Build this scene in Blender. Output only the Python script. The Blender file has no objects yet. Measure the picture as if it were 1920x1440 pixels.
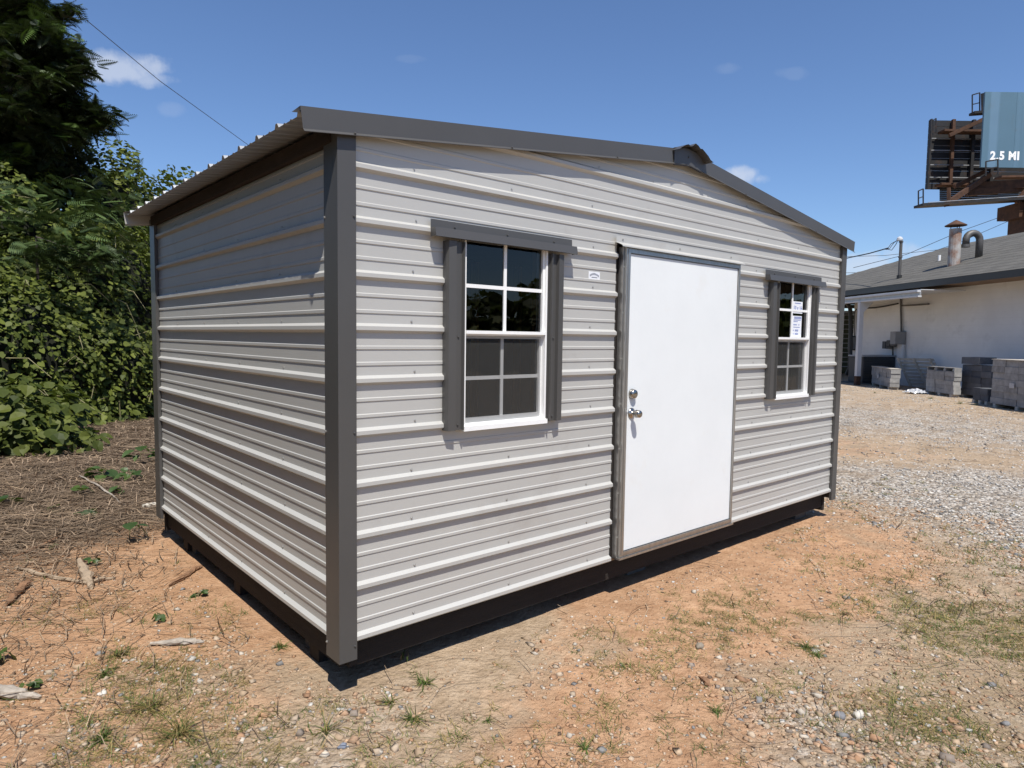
import bpy, bmesh, math, random
import numpy as np
from mathutils import Vector, Matrix
RNG = np.random.default_rng(11); random.seed(5)
S = bpy.context.scene
COL = S.collection
R = math.radians

# ------------------------------------------------------------------ camera
FPX = 1257.85                                   # focal length in pixels of the 1920 wide photograph
CAM = np.array([-1.3233, -2.6349, 1.5989])
PITCH, YAW, ROLL = -.0691, .7152, -.0135
def cam_axes():
    f = np.array([math.sin(YAW)*math.cos(PITCH), math.cos(YAW)*math.cos(PITCH), math.sin(PITCH)])
    r = np.array([math.cos(YAW), -math.sin(YAW), 0.]); d = np.cross(f, r)
    c, s = math.cos(ROLL), math.sin(ROLL)
    return c*r+s*d, -s*r+c*d, f
AXR, AXD, AXF = cam_axes()
cd = bpy.data.cameras.new('camera'); cam = bpy.data.objects.new('camera', cd); COL.objects.link(cam)
cd.sensor_fit = 'HORIZONTAL'; cd.sensor_width = 36; cd.lens = 36*FPX/1920; cd.clip_start = .05; cd.clip_end = 3000
mw = Matrix.Identity(4)
for i in range(3):
    mw[i][0] = AXR[i]; mw[i][1] = -AXD[i]; mw[i][2] = -AXF[i]; mw[i][3] = CAM[i]
cam.matrix_world = mw
S.camera = cam
def ray(u, v): return AXR*(u-960)/FPX + AXD*(v-720)/FPX + AXF
def at(u, v, dep): return CAM + ray(u, v)*dep                    # point at a depth in metres
def onz(u, v, z=0.):                                              # point at a height
    d = ray(u, v); return CAM + d*(z-CAM[2])/d[2]
def G(u, v): return onz(u, v, 0.)

# ------------------------------------------------------------------ light
SUN_EL, SUN_AZ = R(60.3), R(208)
w = bpy.data.worlds.new('World'); S.world = w; w.use_nodes = True
wn, wl = w.node_tree.nodes, w.node_tree.links
bg = wn['Background']; bg.inputs[1].default_value = .1
sky = wn.new('ShaderNodeTexSky'); sky.sky_type = 'NISHITA'; sky.sun_disc = False
sky.sun_elevation = SUN_EL; sky.sun_rotation = SUN_AZ; sky.air_density = 1.0; sky.dust_density = .25; sky.ozone_density = 7.0
def world_clouds():
    tc = wn.new('ShaderNodeTexCoord'); total = None
    nz = wn.new('ShaderNodeTexNoise'); nz.inputs['Scale'].default_value = 22; nz.inputs['Detail'].default_value = 7; nz.inputs['Roughness'].default_value = .58
    wl.new(tc.outputs['Generated'], nz.inputs['Vector'])
    # (pixel of the centre, half width, half height, strength): small fair weather clouds, as directions in the sky
    for u, v, hu, hv, k in [(235,128,72,24,.62),(200,118,38,18,.45),(290,150,36,14,.5),(325,205,20,12,.10),(1400,330,34,20,.7),(1425,335,18,12,.5),(1362,128,26,10,.08),(1485,138,26,10,.07),(775,110,30,7,.05),
                            (1640,500,60,22,.55),(1690,475,26,20,.5),(1720,487,30,18,.55),(1615,500,26,10,.6),(1660,520,60,22,.4),(1600,530,40,20,.4)]:
        d = ray(u, v); d /= np.linalg.norm(d)
        rt = AXR; up = np.cross(rt, d); up /= np.linalg.norm(up)
        sub = wn.new('ShaderNodeVectorMath'); sub.operation = 'SUBTRACT'; sub.inputs[1].default_value = d
        wl.new(tc.outputs['Generated'], sub.inputs[0])
        comps = []
        for ax, h in ((rt, hu), (up, hv)):
            dt = wn.new('ShaderNodeVectorMath'); dt.operation = 'DOT_PRODUCT'; dt.inputs[1].default_value = ax*FPX/h
            wl.new(sub.outputs[0], dt.inputs[0])
            sq = wn.new('ShaderNodeMath'); sq.operation = 'MULTIPLY'; wl.new(dt.outputs['Value'], sq.inputs[0]); wl.new(dt.outputs['Value'], sq.inputs[1]); comps.append(sq)
        ad = wn.new('ShaderNodeMath'); ad.operation = 'ADD'; wl.new(comps[0].outputs[0], ad.inputs[0]); wl.new(comps[1].outputs[0], ad.inputs[1])
        n1 = wn.new('ShaderNodeMath'); n1.operation = 'MULTIPLY_ADD'; n1.inputs[1].default_value = 3.6; n1.inputs[2].default_value = -1.75
        wl.new(nz.outputs['Fac'], n1.inputs[0])
        ad2 = wn.new('ShaderNodeMath'); ad2.operation = 'ADD'; wl.new(ad.outputs[0], ad2.inputs[0]); wl.new(n1.outputs[0], ad2.inputs[1])
        mr = wn.new('ShaderNodeMapRange'); mr.interpolation_type = 'SMOOTHSTEP'
        mr.inputs['From Min'].default_value = 1.25; mr.inputs['From Max'].default_value = .1; mr.inputs['To Min'].default_value = 0; mr.inputs['To Max'].default_value = k
        wl.new(ad2.outputs[0], mr.inputs['Value'])
        if total is None: total = mr.outputs[0]
        else:
            mx = wn.new('ShaderNodeMath'); mx.operation = 'MAXIMUM'; wl.new(total, mx.inputs[0]); wl.new(mr.outputs[0], mx.inputs[1]); total = mx.outputs[0]
    mix = wn.new('ShaderNodeMix'); mix.data_type = 'RGBA'
    tn = wn.new('ShaderNodeVectorMath'); tn.operation = 'MULTIPLY'; tn.inputs[1].default_value = (1.05, 1.06, 1.13); wl.new(sky.outputs[0], tn.inputs[0])
    wl.new(total, mix.inputs['Factor']); wl.new(tn.outputs[0], mix.inputs[6]); mix.inputs[7].default_value = (5.6, 6.1, 7.1, 1)
    wl.new(mix.outputs[2], bg.inputs[0])
world_clouds()
sl = bpy.data.lights.new('sun', 'SUN'); sl.energy = 5.0; sl.angle = R(.53); sl.color = (1, .955, .88)
so = bpy.data.objects.new('sun', sl); COL.objects.link(so)
sdir = Vector((math.sin(SUN_AZ)*math.cos(SUN_EL), math.cos(SUN_AZ)*math.cos(SUN_EL), math.sin(SUN_EL)))
so.rotation_euler = sdir.to_track_quat('Z', 'Y').to_euler(); so.location = (-5, -10, 18)
S.view_settings.view_transform = 'Standard'; S.view_settings.look = 'None'; S.view_settings.gamma = 1
S.view_settings.use_curve_mapping = False; S.view_settings.exposure = 0.28
S.cycles.use_denoising = True; S.cycles.max_bounces = 8; S.cycles.transparent_max_bounces = 16; S.cycles.caustics_reflective = False; S.cycles.caustics_refractive = False

# ------------------------------------------------------------------ materials
MATS = {}
def nodes(m): return m.node_tree.nodes, m.node_tree.links
def mat(name, col, rough=.6, var=.12, scale=6., bump=0., bscale=80., metal=0., spec=.5, stretch=None, dirt=None, coat=0., attr=None, var2=0.):
    """procedural material: base colour varied by noise, optional fine relief, optional stains of a second colour"""
    m = bpy.data.materials.new(name); m.use_nodes = True; N, L = nodes(m); b = N['Principled BSDF']
    b.inputs['Roughness'].default_value = rough; b.inputs['Metallic'].default_value = metal; b.inputs['Specular IOR Level'].default_value = spec
    if coat: b.inputs['Coat Weight'].default_value = coat; b.inputs['Coat Roughness'].default_value = .15
    tc = N.new('ShaderNodeTexCoord'); mp = N.new('ShaderNodeMapping'); L.new(tc.outputs['Object'], mp.inputs[0])
    if stretch: mp.inputs['Scale'].default_value = stretch
    nz = N.new('ShaderNodeTexNoise'); nz.inputs['Scale'].default_value = scale; nz.inputs['Detail'].default_value = 8; nz.inputs['Roughness'].default_value = .6
    L.new(mp.outputs[0], nz.inputs['Vector'])
    rp = N.new('ShaderNodeValToRGB'); L.new(nz.outputs['Fac'], rp.inputs[0])
    lo = [max(0, c*(1-var)) for c in col]; hi = [min(1, c*(1+var)) for c in col]
    rp.color_ramp.elements[0].position = .3; rp.color_ramp.elements[1].position = .7
    rp.color_ramp.elements[0].color = (*lo, 1); rp.color_ramp.elements[1].color = (*hi, 1)
    out = rp.outputs[0]
    if attr:
        at_ = N.new('ShaderNodeAttribute'); at_.attribute_name = attr
        mu = N.new('ShaderNodeMix'); mu.data_type = 'RGBA'; mu.blend_type = 'MULTIPLY'; mu.inputs['Factor'].default_value = 1
        L.new(out, mu.inputs[6]); L.new(at_.outputs['Color'], mu.inputs[7]); out = mu.outputs[2]
    if dirt:
        dcol, amount, ds = dirt
        n2 = N.new('ShaderNodeTexNoise'); n2.inputs['Scale'].default_value = ds; n2.inputs['Detail'].default_value = 10; n2.inputs['Roughness'].default_value = .65
        L.new(mp.outputs[0], n2.inputs['Vector'])
        r2 = N.new('ShaderNodeMapRange'); r2.inputs['From Min'].default_value = .62-amount*.3; r2.inputs['From Max'].default_value = .78-amount*.2; r2.inputs['To Max'].default_value = min(1, amount+.3)
        L.new(n2.outputs['Fac'], r2.inputs['Value'])
        mx = N.new('ShaderNodeMix'); mx.data_type = 'RGBA'; L.new(r2.outputs[0], mx.inputs['Factor']); L.new(out, mx.inputs[6]); mx.inputs[7].default_value = (*dcol, 1); out = mx.outputs[2]
    L.new(out, b.inputs['Base Color'])
    if bump:
        n3 = N.new('ShaderNodeTexNoise'); n3.inputs['Scale'].default_value = bscale; n3.inputs['Detail'].default_value = 6
        L.new(mp.outputs[0], n3.inputs['Vector'])
        bp = N.new('ShaderNodeBump'); bp.inputs['Strength'].default_value = bump; bp.inputs['Distance'].default_value = .01
        L.new(n3.outputs['Fac'], bp.inputs['Height']); L.new(bp.outputs[0], b.inputs['Normal'])
    MATS[name] = m
    return m
M = MATS
mat('siding', (.485, .478, .452), .50, .035, 1.6, .03, 3.0, spec=.5, metal=.22, stretch=(1, 1, 1), dirt=((.33, .30, .27), .12, 2.2))
mat('trim', (.070, .068, .066), .38, .05, 2.5, .02, 4, spec=.5)
mat('roof_sheet', (.40, .41, .42), .42, .05, 2, .02, 4, metal=.6)
mat('roof_under', (.42, .40, .37), .55, .06, 4)
mat('vinyl', (.80, .80, .79), .35, .03, 8, .02, 60)
mat('door_paint', (.73, .755, .76), .38, .02, 3.5, .05, 34, dirt=((.66, .62, .56), .06, 3.0))
mat('aluminium', (.44, .43, .41), .34, .14, 7, .05, 120, metal=.85, stretch=(6, 6, .5))
mat('nickel', (.42, .39, .35), .24, .08, 9, metal=1.0)
mat('screw_steel', (.45, .44, .42), .35, .2, 30, metal=.6)
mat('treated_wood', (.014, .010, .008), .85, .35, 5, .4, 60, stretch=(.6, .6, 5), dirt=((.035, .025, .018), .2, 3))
mat('pine', (.40, .27, .15), .75, .22, 5, .25, 90, stretch=(6, 6, .7), dirt=((.22, .12, .06), .2, 4))
mat('plywood', (.25, .17, .10), .8, .2, 4, .1, 60)
mat('concrete', (.10, .095, .085), .9, .2, 8, .3, 90, dirt=((.12, .115, .11), .25, 5))
mat('paper', (.72, .74, .78), .7, .03, 20)
mat('blue_ink', (.12, .17, .42), .7, .1, 20)
mat('grey_ink', (.16, .18, .24), .7, .15, 40)
mat('interior', (.10, .095, .085), .8, .1, 3)
mat('white_brick', (.66, .665, .66), .85, .06, 1.2, .15, 40, dirt=((.40, .40, .39), .18, 1.1))
mat('mortar', (.55, .55, .54), .95, .1, 4)
mat('shingle', (.098, .092, .080), .95, .22, 2.2, .4, 45, dirt=((.05, .05, .045), .3, .8))
mat('fascia', (.035, .04, .04), .6, .1, 3)
mat('soffit', (.20, .13, .075), .8, .15, 2)
mat('galv', (.42, .43, .44), .45, .12, 5, metal=.5)
mat('rust', (.075, .034, .017), .85, .35, 4, .3, 40, dirt=((.03, .017, .011), .45, 3))
mat('rusty_galv', (.38, .37, .35), .6, .1, 3, .1, 50, dirt=((.20, .075, .025), .75, 2.2))
mat('dark_steel', (.012, .012, .013), .6, .3, 3, .1, 30, dirt=((.09, .045, .025), .25, 2))
mat('white_metal', (.52, .53, .54), .45, .06, 3)
mat('ac_dark', (.03, .032, .035), .55, .15, 6)
mat('ac_top', (.28, .29, .30), .5, .1, 6)
mat('box_grey', (.24, .24, .24), .6, .07, 9, metal=.0)
mat('black_pipe', (.02, .02, .02), .5, .1, 5)
mat('block_grey', (.29, .286, .278), .92, .22, 7, .35, 60, dirt=((.16, .155, .15), .3, 4))
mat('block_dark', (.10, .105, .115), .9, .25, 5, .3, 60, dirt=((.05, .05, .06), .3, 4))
mat('pallet_wood', (.46, .42, .36), .85, .2, 6, .25, 60, stretch=(1, 1, 4), dirt=((.16, .14, .12), .25, 4))
mat('plastic_wrap', (.42, .43, .45), .25, .15, 6, .6, 9, spec=.7)
mat('wire', (.012, .012, .014), .6, .1, 5)
mat('bark_dry', (.33, .255, .18), .95, .3, 9, .6, 50, stretch=(1, 1, 1), dirt=((.13, .09, .06), .35, 9))
mat('bark_brown', (.22, .12, .065), .95, .35, 10, .6, 50, dirt=((.10, .055, .03), .3, 12))
mat('bark_grey', (.34, .30, .255), .9, .35, 12, .6, 50, stretch=(1, 1, 1), dirt=((.10, .09, .08), .3, 14))
mat('trunk', (.07, .055, .045), .95, .3, 5, .6, 25)
mat('shade_core', (.010, .012, .005), 1., .4, 3, .3, 12)  # mound hull colour, near black to stand for shade between leaves
mat('green_shed', (.10, .115, .07), .6, .1, 4)

def board_blue():
    m = mat('board_blue', (.085, .165, .235), .6, .05, .5, dirt=((.10, .11, .11), .16, .9))
    N, L = nodes(m); b = N['Principled BSDF']; src = b.inputs['Base Color'].links[0].from_socket
    tc = N.new('ShaderNodeTexCoord'); mp = N.new('ShaderNodeMapping'); mp.inputs['Scale'].default_value = (1.1, 1.1, .04)
    L.new(tc.outputs['Object'], mp.inputs[0])
    nz = N.new('ShaderNodeTexNoise'); nz.inputs['Scale'].default_value = 1.3; nz.inputs['Detail'].default_value = 3; L.new(mp.outputs[0], nz.inputs['Vector'])
    rp = N.new('ShaderNodeValToRGB'); rp.color_ramp.elements[0].position = .44; rp.color_ramp.elements[1].position = .56
    rp.color_ramp.elements[0].color = (.86, .9, .9, 1); rp.color_ramp.elements[1].color = (1.2, 1.15, 1.18, 1); L.new(nz.outputs['Fac'], rp.inputs[0])
    mu = N.new('ShaderNodeMix'); mu.data_type = 'RGBA'; mu.blend_type = 'MULTIPLY'; mu.inputs['Factor'].default_value = 1
    L.new(src, mu.inputs[6]); L.new(rp.outputs[0], mu.inputs[7]); L.new(mu.outputs[2], b.inputs['Base Color'])
board_blue()
def glass(name, tint, refl=1.0):
    m = bpy.data.materials.new(name); m.use_nodes = True; N, L = nodes(m)
    for n in list(N):
        if n.type != 'OUTPUT_MATERIAL': N.remove(n)
    out = [n for n in N if n.type == 'OUTPUT_MATERIAL'][0]
    tr = N.new('ShaderNodeBsdfTransparent'); tr.inputs[0].default_value = (*tint, 1)
    gl = N.new('ShaderNodeBsdfGlossy'); gl.inputs['Roughness'].default_value = .003; gl.inputs[0].default_value = (refl, refl, refl, 1)
    nz = N.new('ShaderNodeTexNoise'); nz.inputs['Scale'].default_value = 1.7
    bp = N.new('ShaderNodeBump'); bp.inputs['Strength'].default_value = .03; bp.inputs['Distance'].default_value = .02
    L.new(nz.outputs['Fac'], bp.inputs['Height']); L.new(bp.outputs[0], gl.inputs['Normal'])
    fr = N.new('ShaderNodeFresnel'); fr.inputs[0].default_value = 1.5
    mx = N.new('ShaderNodeMixShader'); L.new(fr.outputs[0], mx.inputs[0]); L.new(tr.outputs[0], mx.inputs[1]); L.new(gl.outputs[0], mx.inputs[2]); L.new(mx.outputs[0], out.inputs[0])
    MATS[name] = m
glass('window_glass', (.62, .64, .65))
def screen_mat():
    m = bpy.data.materials.new('insect_screen'); m.use_nodes = True; N, L = nodes(m); b = N['Principled BSDF']
    out = [n for n in N if n.type == 'OUTPUT_MATERIAL'][0]
    nz = N.new('ShaderNodeTexNoise'); nz.inputs['Scale'].default_value = 60
    rp = N.new('ShaderNodeValToRGB'); rp.color_ramp.elements[0].color = (.045, .045, .043, 1); rp.color_ramp.elements[1].color = (.065, .064, .06, 1)
    L.new(nz.outputs['Fac'], rp.inputs[0]); L.new(rp.outputs[0], b.inputs['Base Color']); b.inputs['Roughness'].default_value = .8
    tr = N.new('ShaderNodeBsdfTransparent'); mx = N.new('ShaderNodeMixShader'); mx.inputs[0].default_value = .42
    L.new(tr.outputs[0], mx.inputs[1]); L.new(b.outputs[0], mx.inputs[2]); L.new(mx.outputs[0], out.inputs[0]); MATS['insect_screen'] = m
screen_mat()
def leaf_mat(name, col, tr=(.10, .16, .02), rough=.45, trans=.28, spec=.4):
    m = bpy.data.materials.new(name); m.use_nodes = True; N, L = nodes(m); b = N['Principled BSDF']
    out = [n for n in N if n.type == 'OUTPUT_MATERIAL'][0]
    a = N.new('ShaderNodeAttribute'); a.attribute_name = 'tint'
    tc = N.new('ShaderNodeTexCoord'); nz = N.new('ShaderNodeTexNoise'); nz.inputs['Scale'].default_value = .9; nz.inputs['Detail'].default_value = 5; L.new(tc.outputs['Object'], nz.inputs['Vector'])
    rp = N.new('ShaderNodeValToRGB'); rp.color_ramp.elements[0].position = .3; rp.color_ramp.elements[1].position = .7
    rp.color_ramp.elements[0].color = (*[c*.72 for c in col], 1); rp.color_ramp.elements[1].color = (*[c*1.25 for c in col], 1); L.new(nz.outputs['Fac'], rp.inputs[0])
    mu = N.new('ShaderNodeMix'); mu.data_type = 'RGBA'; mu.blend_type = 'MULTIPLY'; mu.inputs['Factor'].default_value = 1
    L.new(rp.outputs[0], mu.inputs[6]); L.new(a.outputs['Color'], mu.inputs[7]); L.new(mu.outputs[2], b.inputs['Base Color'])
    b.inputs['Roughness'].default_value = rough; b.inputs['Specular IOR Level'].default_value = spec
    t = N.new('ShaderNodeBsdfTranslucent'); t.inputs[0].default_value = (*tr, 1)
    mx = N.new('ShaderNodeMixShader'); mx.inputs[0].default_value = trans
    L.new(b.outputs[0], mx.inputs[1]); L.new(t.outputs[0], mx.inputs[2]); L.new(mx.outputs[0], out.inputs[0]); MATS[name] = m
leaf_mat('kudzu_leaf', (.080, .104, .026), (.11, .15, .02), .55, .28, .22)
leaf_mat('frond', (.036, .050, .020), (.05, .08, .015), .5, .15, .35)
leaf_mat('weed_leaf', (.062, .110, .030))
leaf_mat('grass_blade', (.18, .17, .075), (.16, .16, .05), .6, .2, .2)
leaf_mat('dead_straw', (.24, .185, .135), (.12, .09, .05), .9, .1, .1)
mat('pebble', (.9, .9, .9), .9, .12, 60, .2, 120, attr='tint')

# ------------------------------------------------------------------ mesh helpers
class MB:
    def __init__(s): s.v = []; s.f = []
    def add(s, vs, fs):
        k = len(s.v); s.v += [tuple(map(float, p)) for p in vs]; s.f += [tuple(i+k for i in f) for f in fs]; return s
    def box(s, x0, x1, y0, y1, z0, z1):
        return s.add([(x0,y0,z0),(x1,y0,z0),(x1,y1,z0),(x0,y1,z0),(x0,y0,z1),(x1,y0,z1),(x1,y1,z1),(x0,y1,z1)],
                     [(0,3,2,1),(4,5,6,7),(0,1,5,4),(1,2,6,5),(2,3,7,6),(3,0,4,7)])
    def obox(s, c, ax, ay, az):   # oriented box: centre and three half axes
        c, ax, ay, az = map(np.asarray, (c, ax, ay, az)); vs = []
        for k in (-1, 1):
            for i, j in ((-1,-1),(1,-1),(1,1),(-1,1)): vs.append(c+ax*i+ay*j+az*k)
        return s.add(vs, [(0,3,2,1),(4,5,6,7),(0,1,5,4),(1,2,6,5),(2,3,7,6),(3,0,4,7)])
    def bar(s, a, b, wd, ht=None, up=(0,0,1)):
        a, b = np.array(a, float), np.array(b, float); d = b-a; l = np.linalg.norm(d); d /= l
        up = np.array(up, float)
        if abs(d@up) > .98: up = np.array((1., 0, 0))
        x = np.cross(d, up); x /= np.linalg.norm(x); y = np.cross(x, d)
        return s.obox((a+b)/2, x*wd/2, y*(ht or wd)/2, d*l/2)
    def tube(s, pts, rad, n=8, cap=True):
        pts = [np.array(p, float) for p in pts]; rad = rad if hasattr(rad, '__len__') else [rad]*len(pts)
        k = len(s.v); prev = None
        for i, p in enumerate(pts):
            d = pts[min(i+1, len(pts)-1)]-pts[max(i-1, 0)]; d /= np.linalg.norm(d)+1e-9
            ref = np.array((0, 0, 1.)) if abs(d[2]) < .9 else np.array((1., 0, 0))
            if prev is not None: ref = prev
            x = np.cross(d, ref); x /= np.linalg.norm(x); y = np.cross(x, d); prev = y
            for j in range(n):
                a = 2*math.pi*j/n; s.v.append(tuple(p+rad[i]*(math.cos(a)*x+math.sin(a)*y)))
        for i in range(len(pts)-1):
            for j in range(n): s.f.append((k+i*n+j, k+i*n+(j+1) % n, k+(i+1)*n+(j+1) % n, k+(i+1)*n+j))
        if cap: s.f.append(tuple(k+j for j in range(n))[::-1]); s.f.append(tuple(k+(len(pts)-1)*n+j for j in range(n)))
        return s
    def lathe(s, prof, c, axis, n=16):   # prof: (along axis, radius)
        c = np.array(c, float); d = np.array(axis, float); d /= np.linalg.norm(d)
        return s.tube([c+d*t for t, _ in prof], [max(r, 1e-4) for _, r in prof], n)
    def sweep(s, prof, a, b, ux, uy, closed=False):   # extrude a 2D profile from a to b
        a, b, ux, uy = (np.array(t, float) for t in (a, b, ux, uy)); k = len(s.v); n = len(prof)
        for p in (a, b):
            for q in prof: s.v.append(tuple(p+ux*q[0]+uy*q[1]))
        for i in range(n if closed else n-1): s.f.append((k+i, k+(i+1) % n, k+n+(i+1) % n, k+n+i))
        return s
    def build(s, name, m, parent=None, smooth=False, bevel=0.):
        me = bpy.data.meshes.new(name)
        off = np.array(parent.matrix_world.translation) if parent is not None and parent.parent is None else (np.array(parent['origin']) if parent is not None else np.zeros(3))
        v = np.array(s.v)
        if parent is None:
            off = np.array([(v[:,0].min()+v[:,0].max())/2, (v[:,1].min()+v[:,1].max())/2, v[:,2].min()])
        me.from_pydata([tuple(p-off) for p in v], [], s.f); me.update()
        bm = bmesh.new(); bm.from_mesh(me)
        if bevel:
            bmesh.ops.recalc_face_normals(bm, faces=bm.faces)
            bmesh.ops.bevel(bm, geom=list(bm.edges), offset=bevel, segments=1, affect='EDGES', profile=.5)
        bm.to_mesh(me); bm.free()
        if smooth:
            for p in me.polygons: p.use_smooth = True
        return link(name, me, m, parent, off)
def link(name, me, m, parent=None, off=None):
    if m: me.materials.append(M[m]) if not me.materials else None
    o = bpy.data.objects.new(name, me); COL.objects.link(o)
    if parent is not None: o.parent = parent; o['origin'] = [float(t) for t in off] if off is not None else [0., 0., 0.]
    elif off is not None: o.location = [float(t) for t in off]; o['origin'] = [float(t) for t in off]
    return o
def thing(name, label, cat, loc=(0, 0, 0), group=None):
    o = bpy.data.objects.new(name, None); COL.objects.link(o); o.location = [float(t) for t in loc]; o.empty_display_size = .1
    bpy.context.view_layer.update()
    return tag(o, label, cat, group)
def tag(o, label, cat, group=None, kind=None):
    o['label'] = label; o['category'] = cat
    if group: o['group'] = group
    if kind: o['kind'] = kind
    return o
def structure(o): o['kind'] = 'structure'; return o
def npmesh(name, V, F, tint=None, m=None, parent=None):
    """V (n,3), F (m,3) numpy triangles, per vertex tint"""
    me = bpy.data.meshes.new(name); me.vertices.add(len(V)); me.loops.add(len(F)*3); me.polygons.add(len(F))
    me.vertices.foreach_set('co', np.ascontiguousarray(V, np.float32).ravel())
    me.loops.foreach_set('vertex_index', np.ascontiguousarray(F, np.int32).ravel())
    me.polygons.foreach_set('loop_start', np.arange(0, len(F)*3, 3, dtype=np.int32)); me.polygons.foreach_set('loop_total', np.full(len(F), 3, np.int32))
    me.update(); me.validate()
    if tint is not None:
        a = me.color_attributes.new('tint', 'FLOAT_COLOR', 'POINT'); c = np.ones((len(V), 4), np.float32); c[:, :3] = tint; a.data.foreach_set('color', c.ravel())
    o = link(name, me, m, parent, None if parent is None else (0, 0, 0))
    return o
def text_mesh(txt, size, extrude=.0, offset=0., align='CENTER'):
    cu = bpy.data.curves.new('t', 'FONT'); cu.body = txt; cu.size = size; cu.extrude = extrude; cu.offset = offset; cu.align_x = align; cu.align_y = 'CENTER'; cu.resolution_u = 3
    o = bpy.data.objects.new('t', cu); COL.objects.link(o); dg = bpy.context.evaluated_depsgraph_get()
    me = bpy.data.meshes.new_from_object(o.evaluated_get(dg)); bpy.data.objects.remove(o)
    return me
# value noise
def hash2(ix, iy, seed):
    h = (ix.astype(np.int64)*374761393 + iy.astype(np.int64)*668265263 + seed*1442695041) & 0xffffffff
    h = ((h ^ (h >> 13))*1274126177) & 0xffffffff; h ^= h >> 16
    return (h & 0xffff)/65535.
def vnoise(x, y, seed=0):
    ix, iy = np.floor(x), np.floor(y); fx, fy = x-ix, y-iy; fx = fx*fx*(3-2*fx); fy = fy*fy*(3-2*fy)
    a, b, c, d = hash2(ix, iy, seed), hash2(ix+1, iy, seed), hash2(ix, iy+1, seed), hash2(ix+1, iy+1, seed)
    return (a*(1-fx)+b*fx)*(1-fy)+(c*(1-fx)+d*fx)*fy
def fbm(x, y, seed=0, o=4):
    t = 0; amp = .5
    for k in range(o): t = t+amp*vnoise(x*2**k, y*2**k, seed+k); amp *= .5
    return t/(1-.5**o)

# ------------------------------------------------------------------ ground
# what the ground is made of, at known spots: (pixel) -> gravel, grass, straw, clay; the rest is sandy soil
ZONES = [(300,1050,0,0,.1,.95),(450,1130,.12,0,0,.95),(100,1050,.05,0,.5,.7),(100,980,0,0,.85,.4),(200,900,0,0,1,.15),(250,820,0,0,1,.1),(100,900,0,.1,1,0),(60,860,0,.2,1,0),(50,1150,.1,.05,.3,.85),(200,1180,.2,.05,.1,.85),
 (350,1230,.45,.35,.1,.4),(250,1300,.3,.4,.1,.5),(100,1380,.3,.3,.2,.6),(350,1400,.3,.3,.1,.6),(500,1260,.35,.1,0,.45),(520,1350,.45,.25,.05,.25),(640,1420,.8,.1,0,.1),(700,1340,.45,.1,0,.15),(800,1290,.3,.05,0,.15),(900,1400,.3,.05,0,.5),
 (1000,1250,.4,.05,0,.15),(1100,1350,.15,.1,0,.8),(1150,1200,.3,0,0,.45),(1250,1130,.12,0,0,.85),(1400,1080,.05,0,0,1),(1500,1150,.05,0,0,1),(1600,1080,.08,0,0,.95),(1640,1000,.1,.1,0,.65),(1700,1030,.4,.2,0,.5),(1550,970,.25,0,0,.7),
 (1420,1190,.1,.4,.1,.65),(1550,1250,.2,.35,.2,.65),(1300,1300,.15,.2,.1,.8),(1200,1430,.2,.2,.1,.85),(1450,1400,.5,.2,.2,.5),(1560,1350,.9,.1,.1,.1),(1700,1440,.9,.1,0,0),(1650,1200,.2,.55,.4,.25),(1800,1150,.4,.65,.4,0),(1750,1280,.3,.75,.4,0),
 (1900,1250,.7,.4,.2,0),(1850,1400,.5,.65,.3,0),(1900,1050,.9,.15,0,0),(1800,980,1,0,0,0),(1700,930,1,0,0,0),(1620,900,.7,.1,0,.1),(1900,920,1,0,0,0),(1650,840,.35,.1,.1,.55),(1800,840,.4,.05,.2,.2),(1900,830,.9,0,0,0),
 (1750,790,.95,0,0,0),(1620,780,.8,.1,0,.1),(1900,800,.5,.1,.1,0),(1650,740,.6,.2,.1,.1),(1850,775,.45,.3,.2,0),(900,1150,.1,0,0,.2),(450,1050,.05,0,0,.9),(1300,1000,.1,0,0,.7),(290,760,0,.2,1,0)]
ZP = np.array([G(z[0], z[1])[:2] for z in ZONES]); ZW = np.array([z[2:] for z in ZONES], float)
ZR = .085*np.linalg.norm(ZP-CAM[:2], axis=1)+.05
def zones(x, y):
    x, y = np.asarray(x, float), np.asarray(y, float)
    wx = x+.5*(fbm(x*1.1, y*1.1, 3)-.5)+.25*(fbm(x*4, y*4, 5)-.5); wy = y+.5*(fbm(x*1.1, y*1.1, 9)-.5)+.25*(fbm(x*4, y*4, 12)-.5)
    num = np.zeros(x.shape+(4,)); den = np.full(x.shape, 1e-5); num += np.array([.35, .15, .1, .2])*1e-5
    for p, r, wv in zip(ZP, ZR, ZW):
        k = np.exp(-((wx-p[0])**2+(wy-p[1])**2)/(2*r*r)); den += k; num += k[..., None]*wv
    return num/den[..., None]
def height(x, y):
    z = .030*(fbm(x*.9, y*.9, 21)-.5)+.020*(fbm(x*3.2, y*3.2, 25)-.5)+.012*(fbm(x*11, y*11, 31)-.5)
    inside = (x > -.25) & (x < 5.0) & (y > -.2) & (y < 3.2)
    rise = np.clip((y-7.2-.25*x)/5, 0, 1); far = np.clip((x-9)/8, 0, 1)
    return np.where(inside, np.minimum(z, .0), z)*(1-.6*far) + .0*rise
def axis_coords(lo, hi, step, far):
    c = list(np.arange(lo, hi, step)); s = step; a = lo
    left = []
    while a > -far: s *= 1.16; a -= s; left.append(a)
    s = step; a = c[-1]; right = []
    while a < far: s *= 1.16; a += s; right.append(a)
    return np.array(left[::-1]+c+right)
gx = axis_coords(-2.0, 6.6, .026, 600); gy = axis_coords(-2.6, 5.2, .026, 600)
X, Y = np.meshgrid(gx, gy, indexing='ij'); Z = height(X, Y)
nx, ny = X.shape; I = np.arange(nx*ny).reshape(nx, ny)
quads = np.stack([I[:-1,:-1], I[1:,:-1], I[1:,1:], I[:-1,1:]], -1).reshape(-1, 4)
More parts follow.
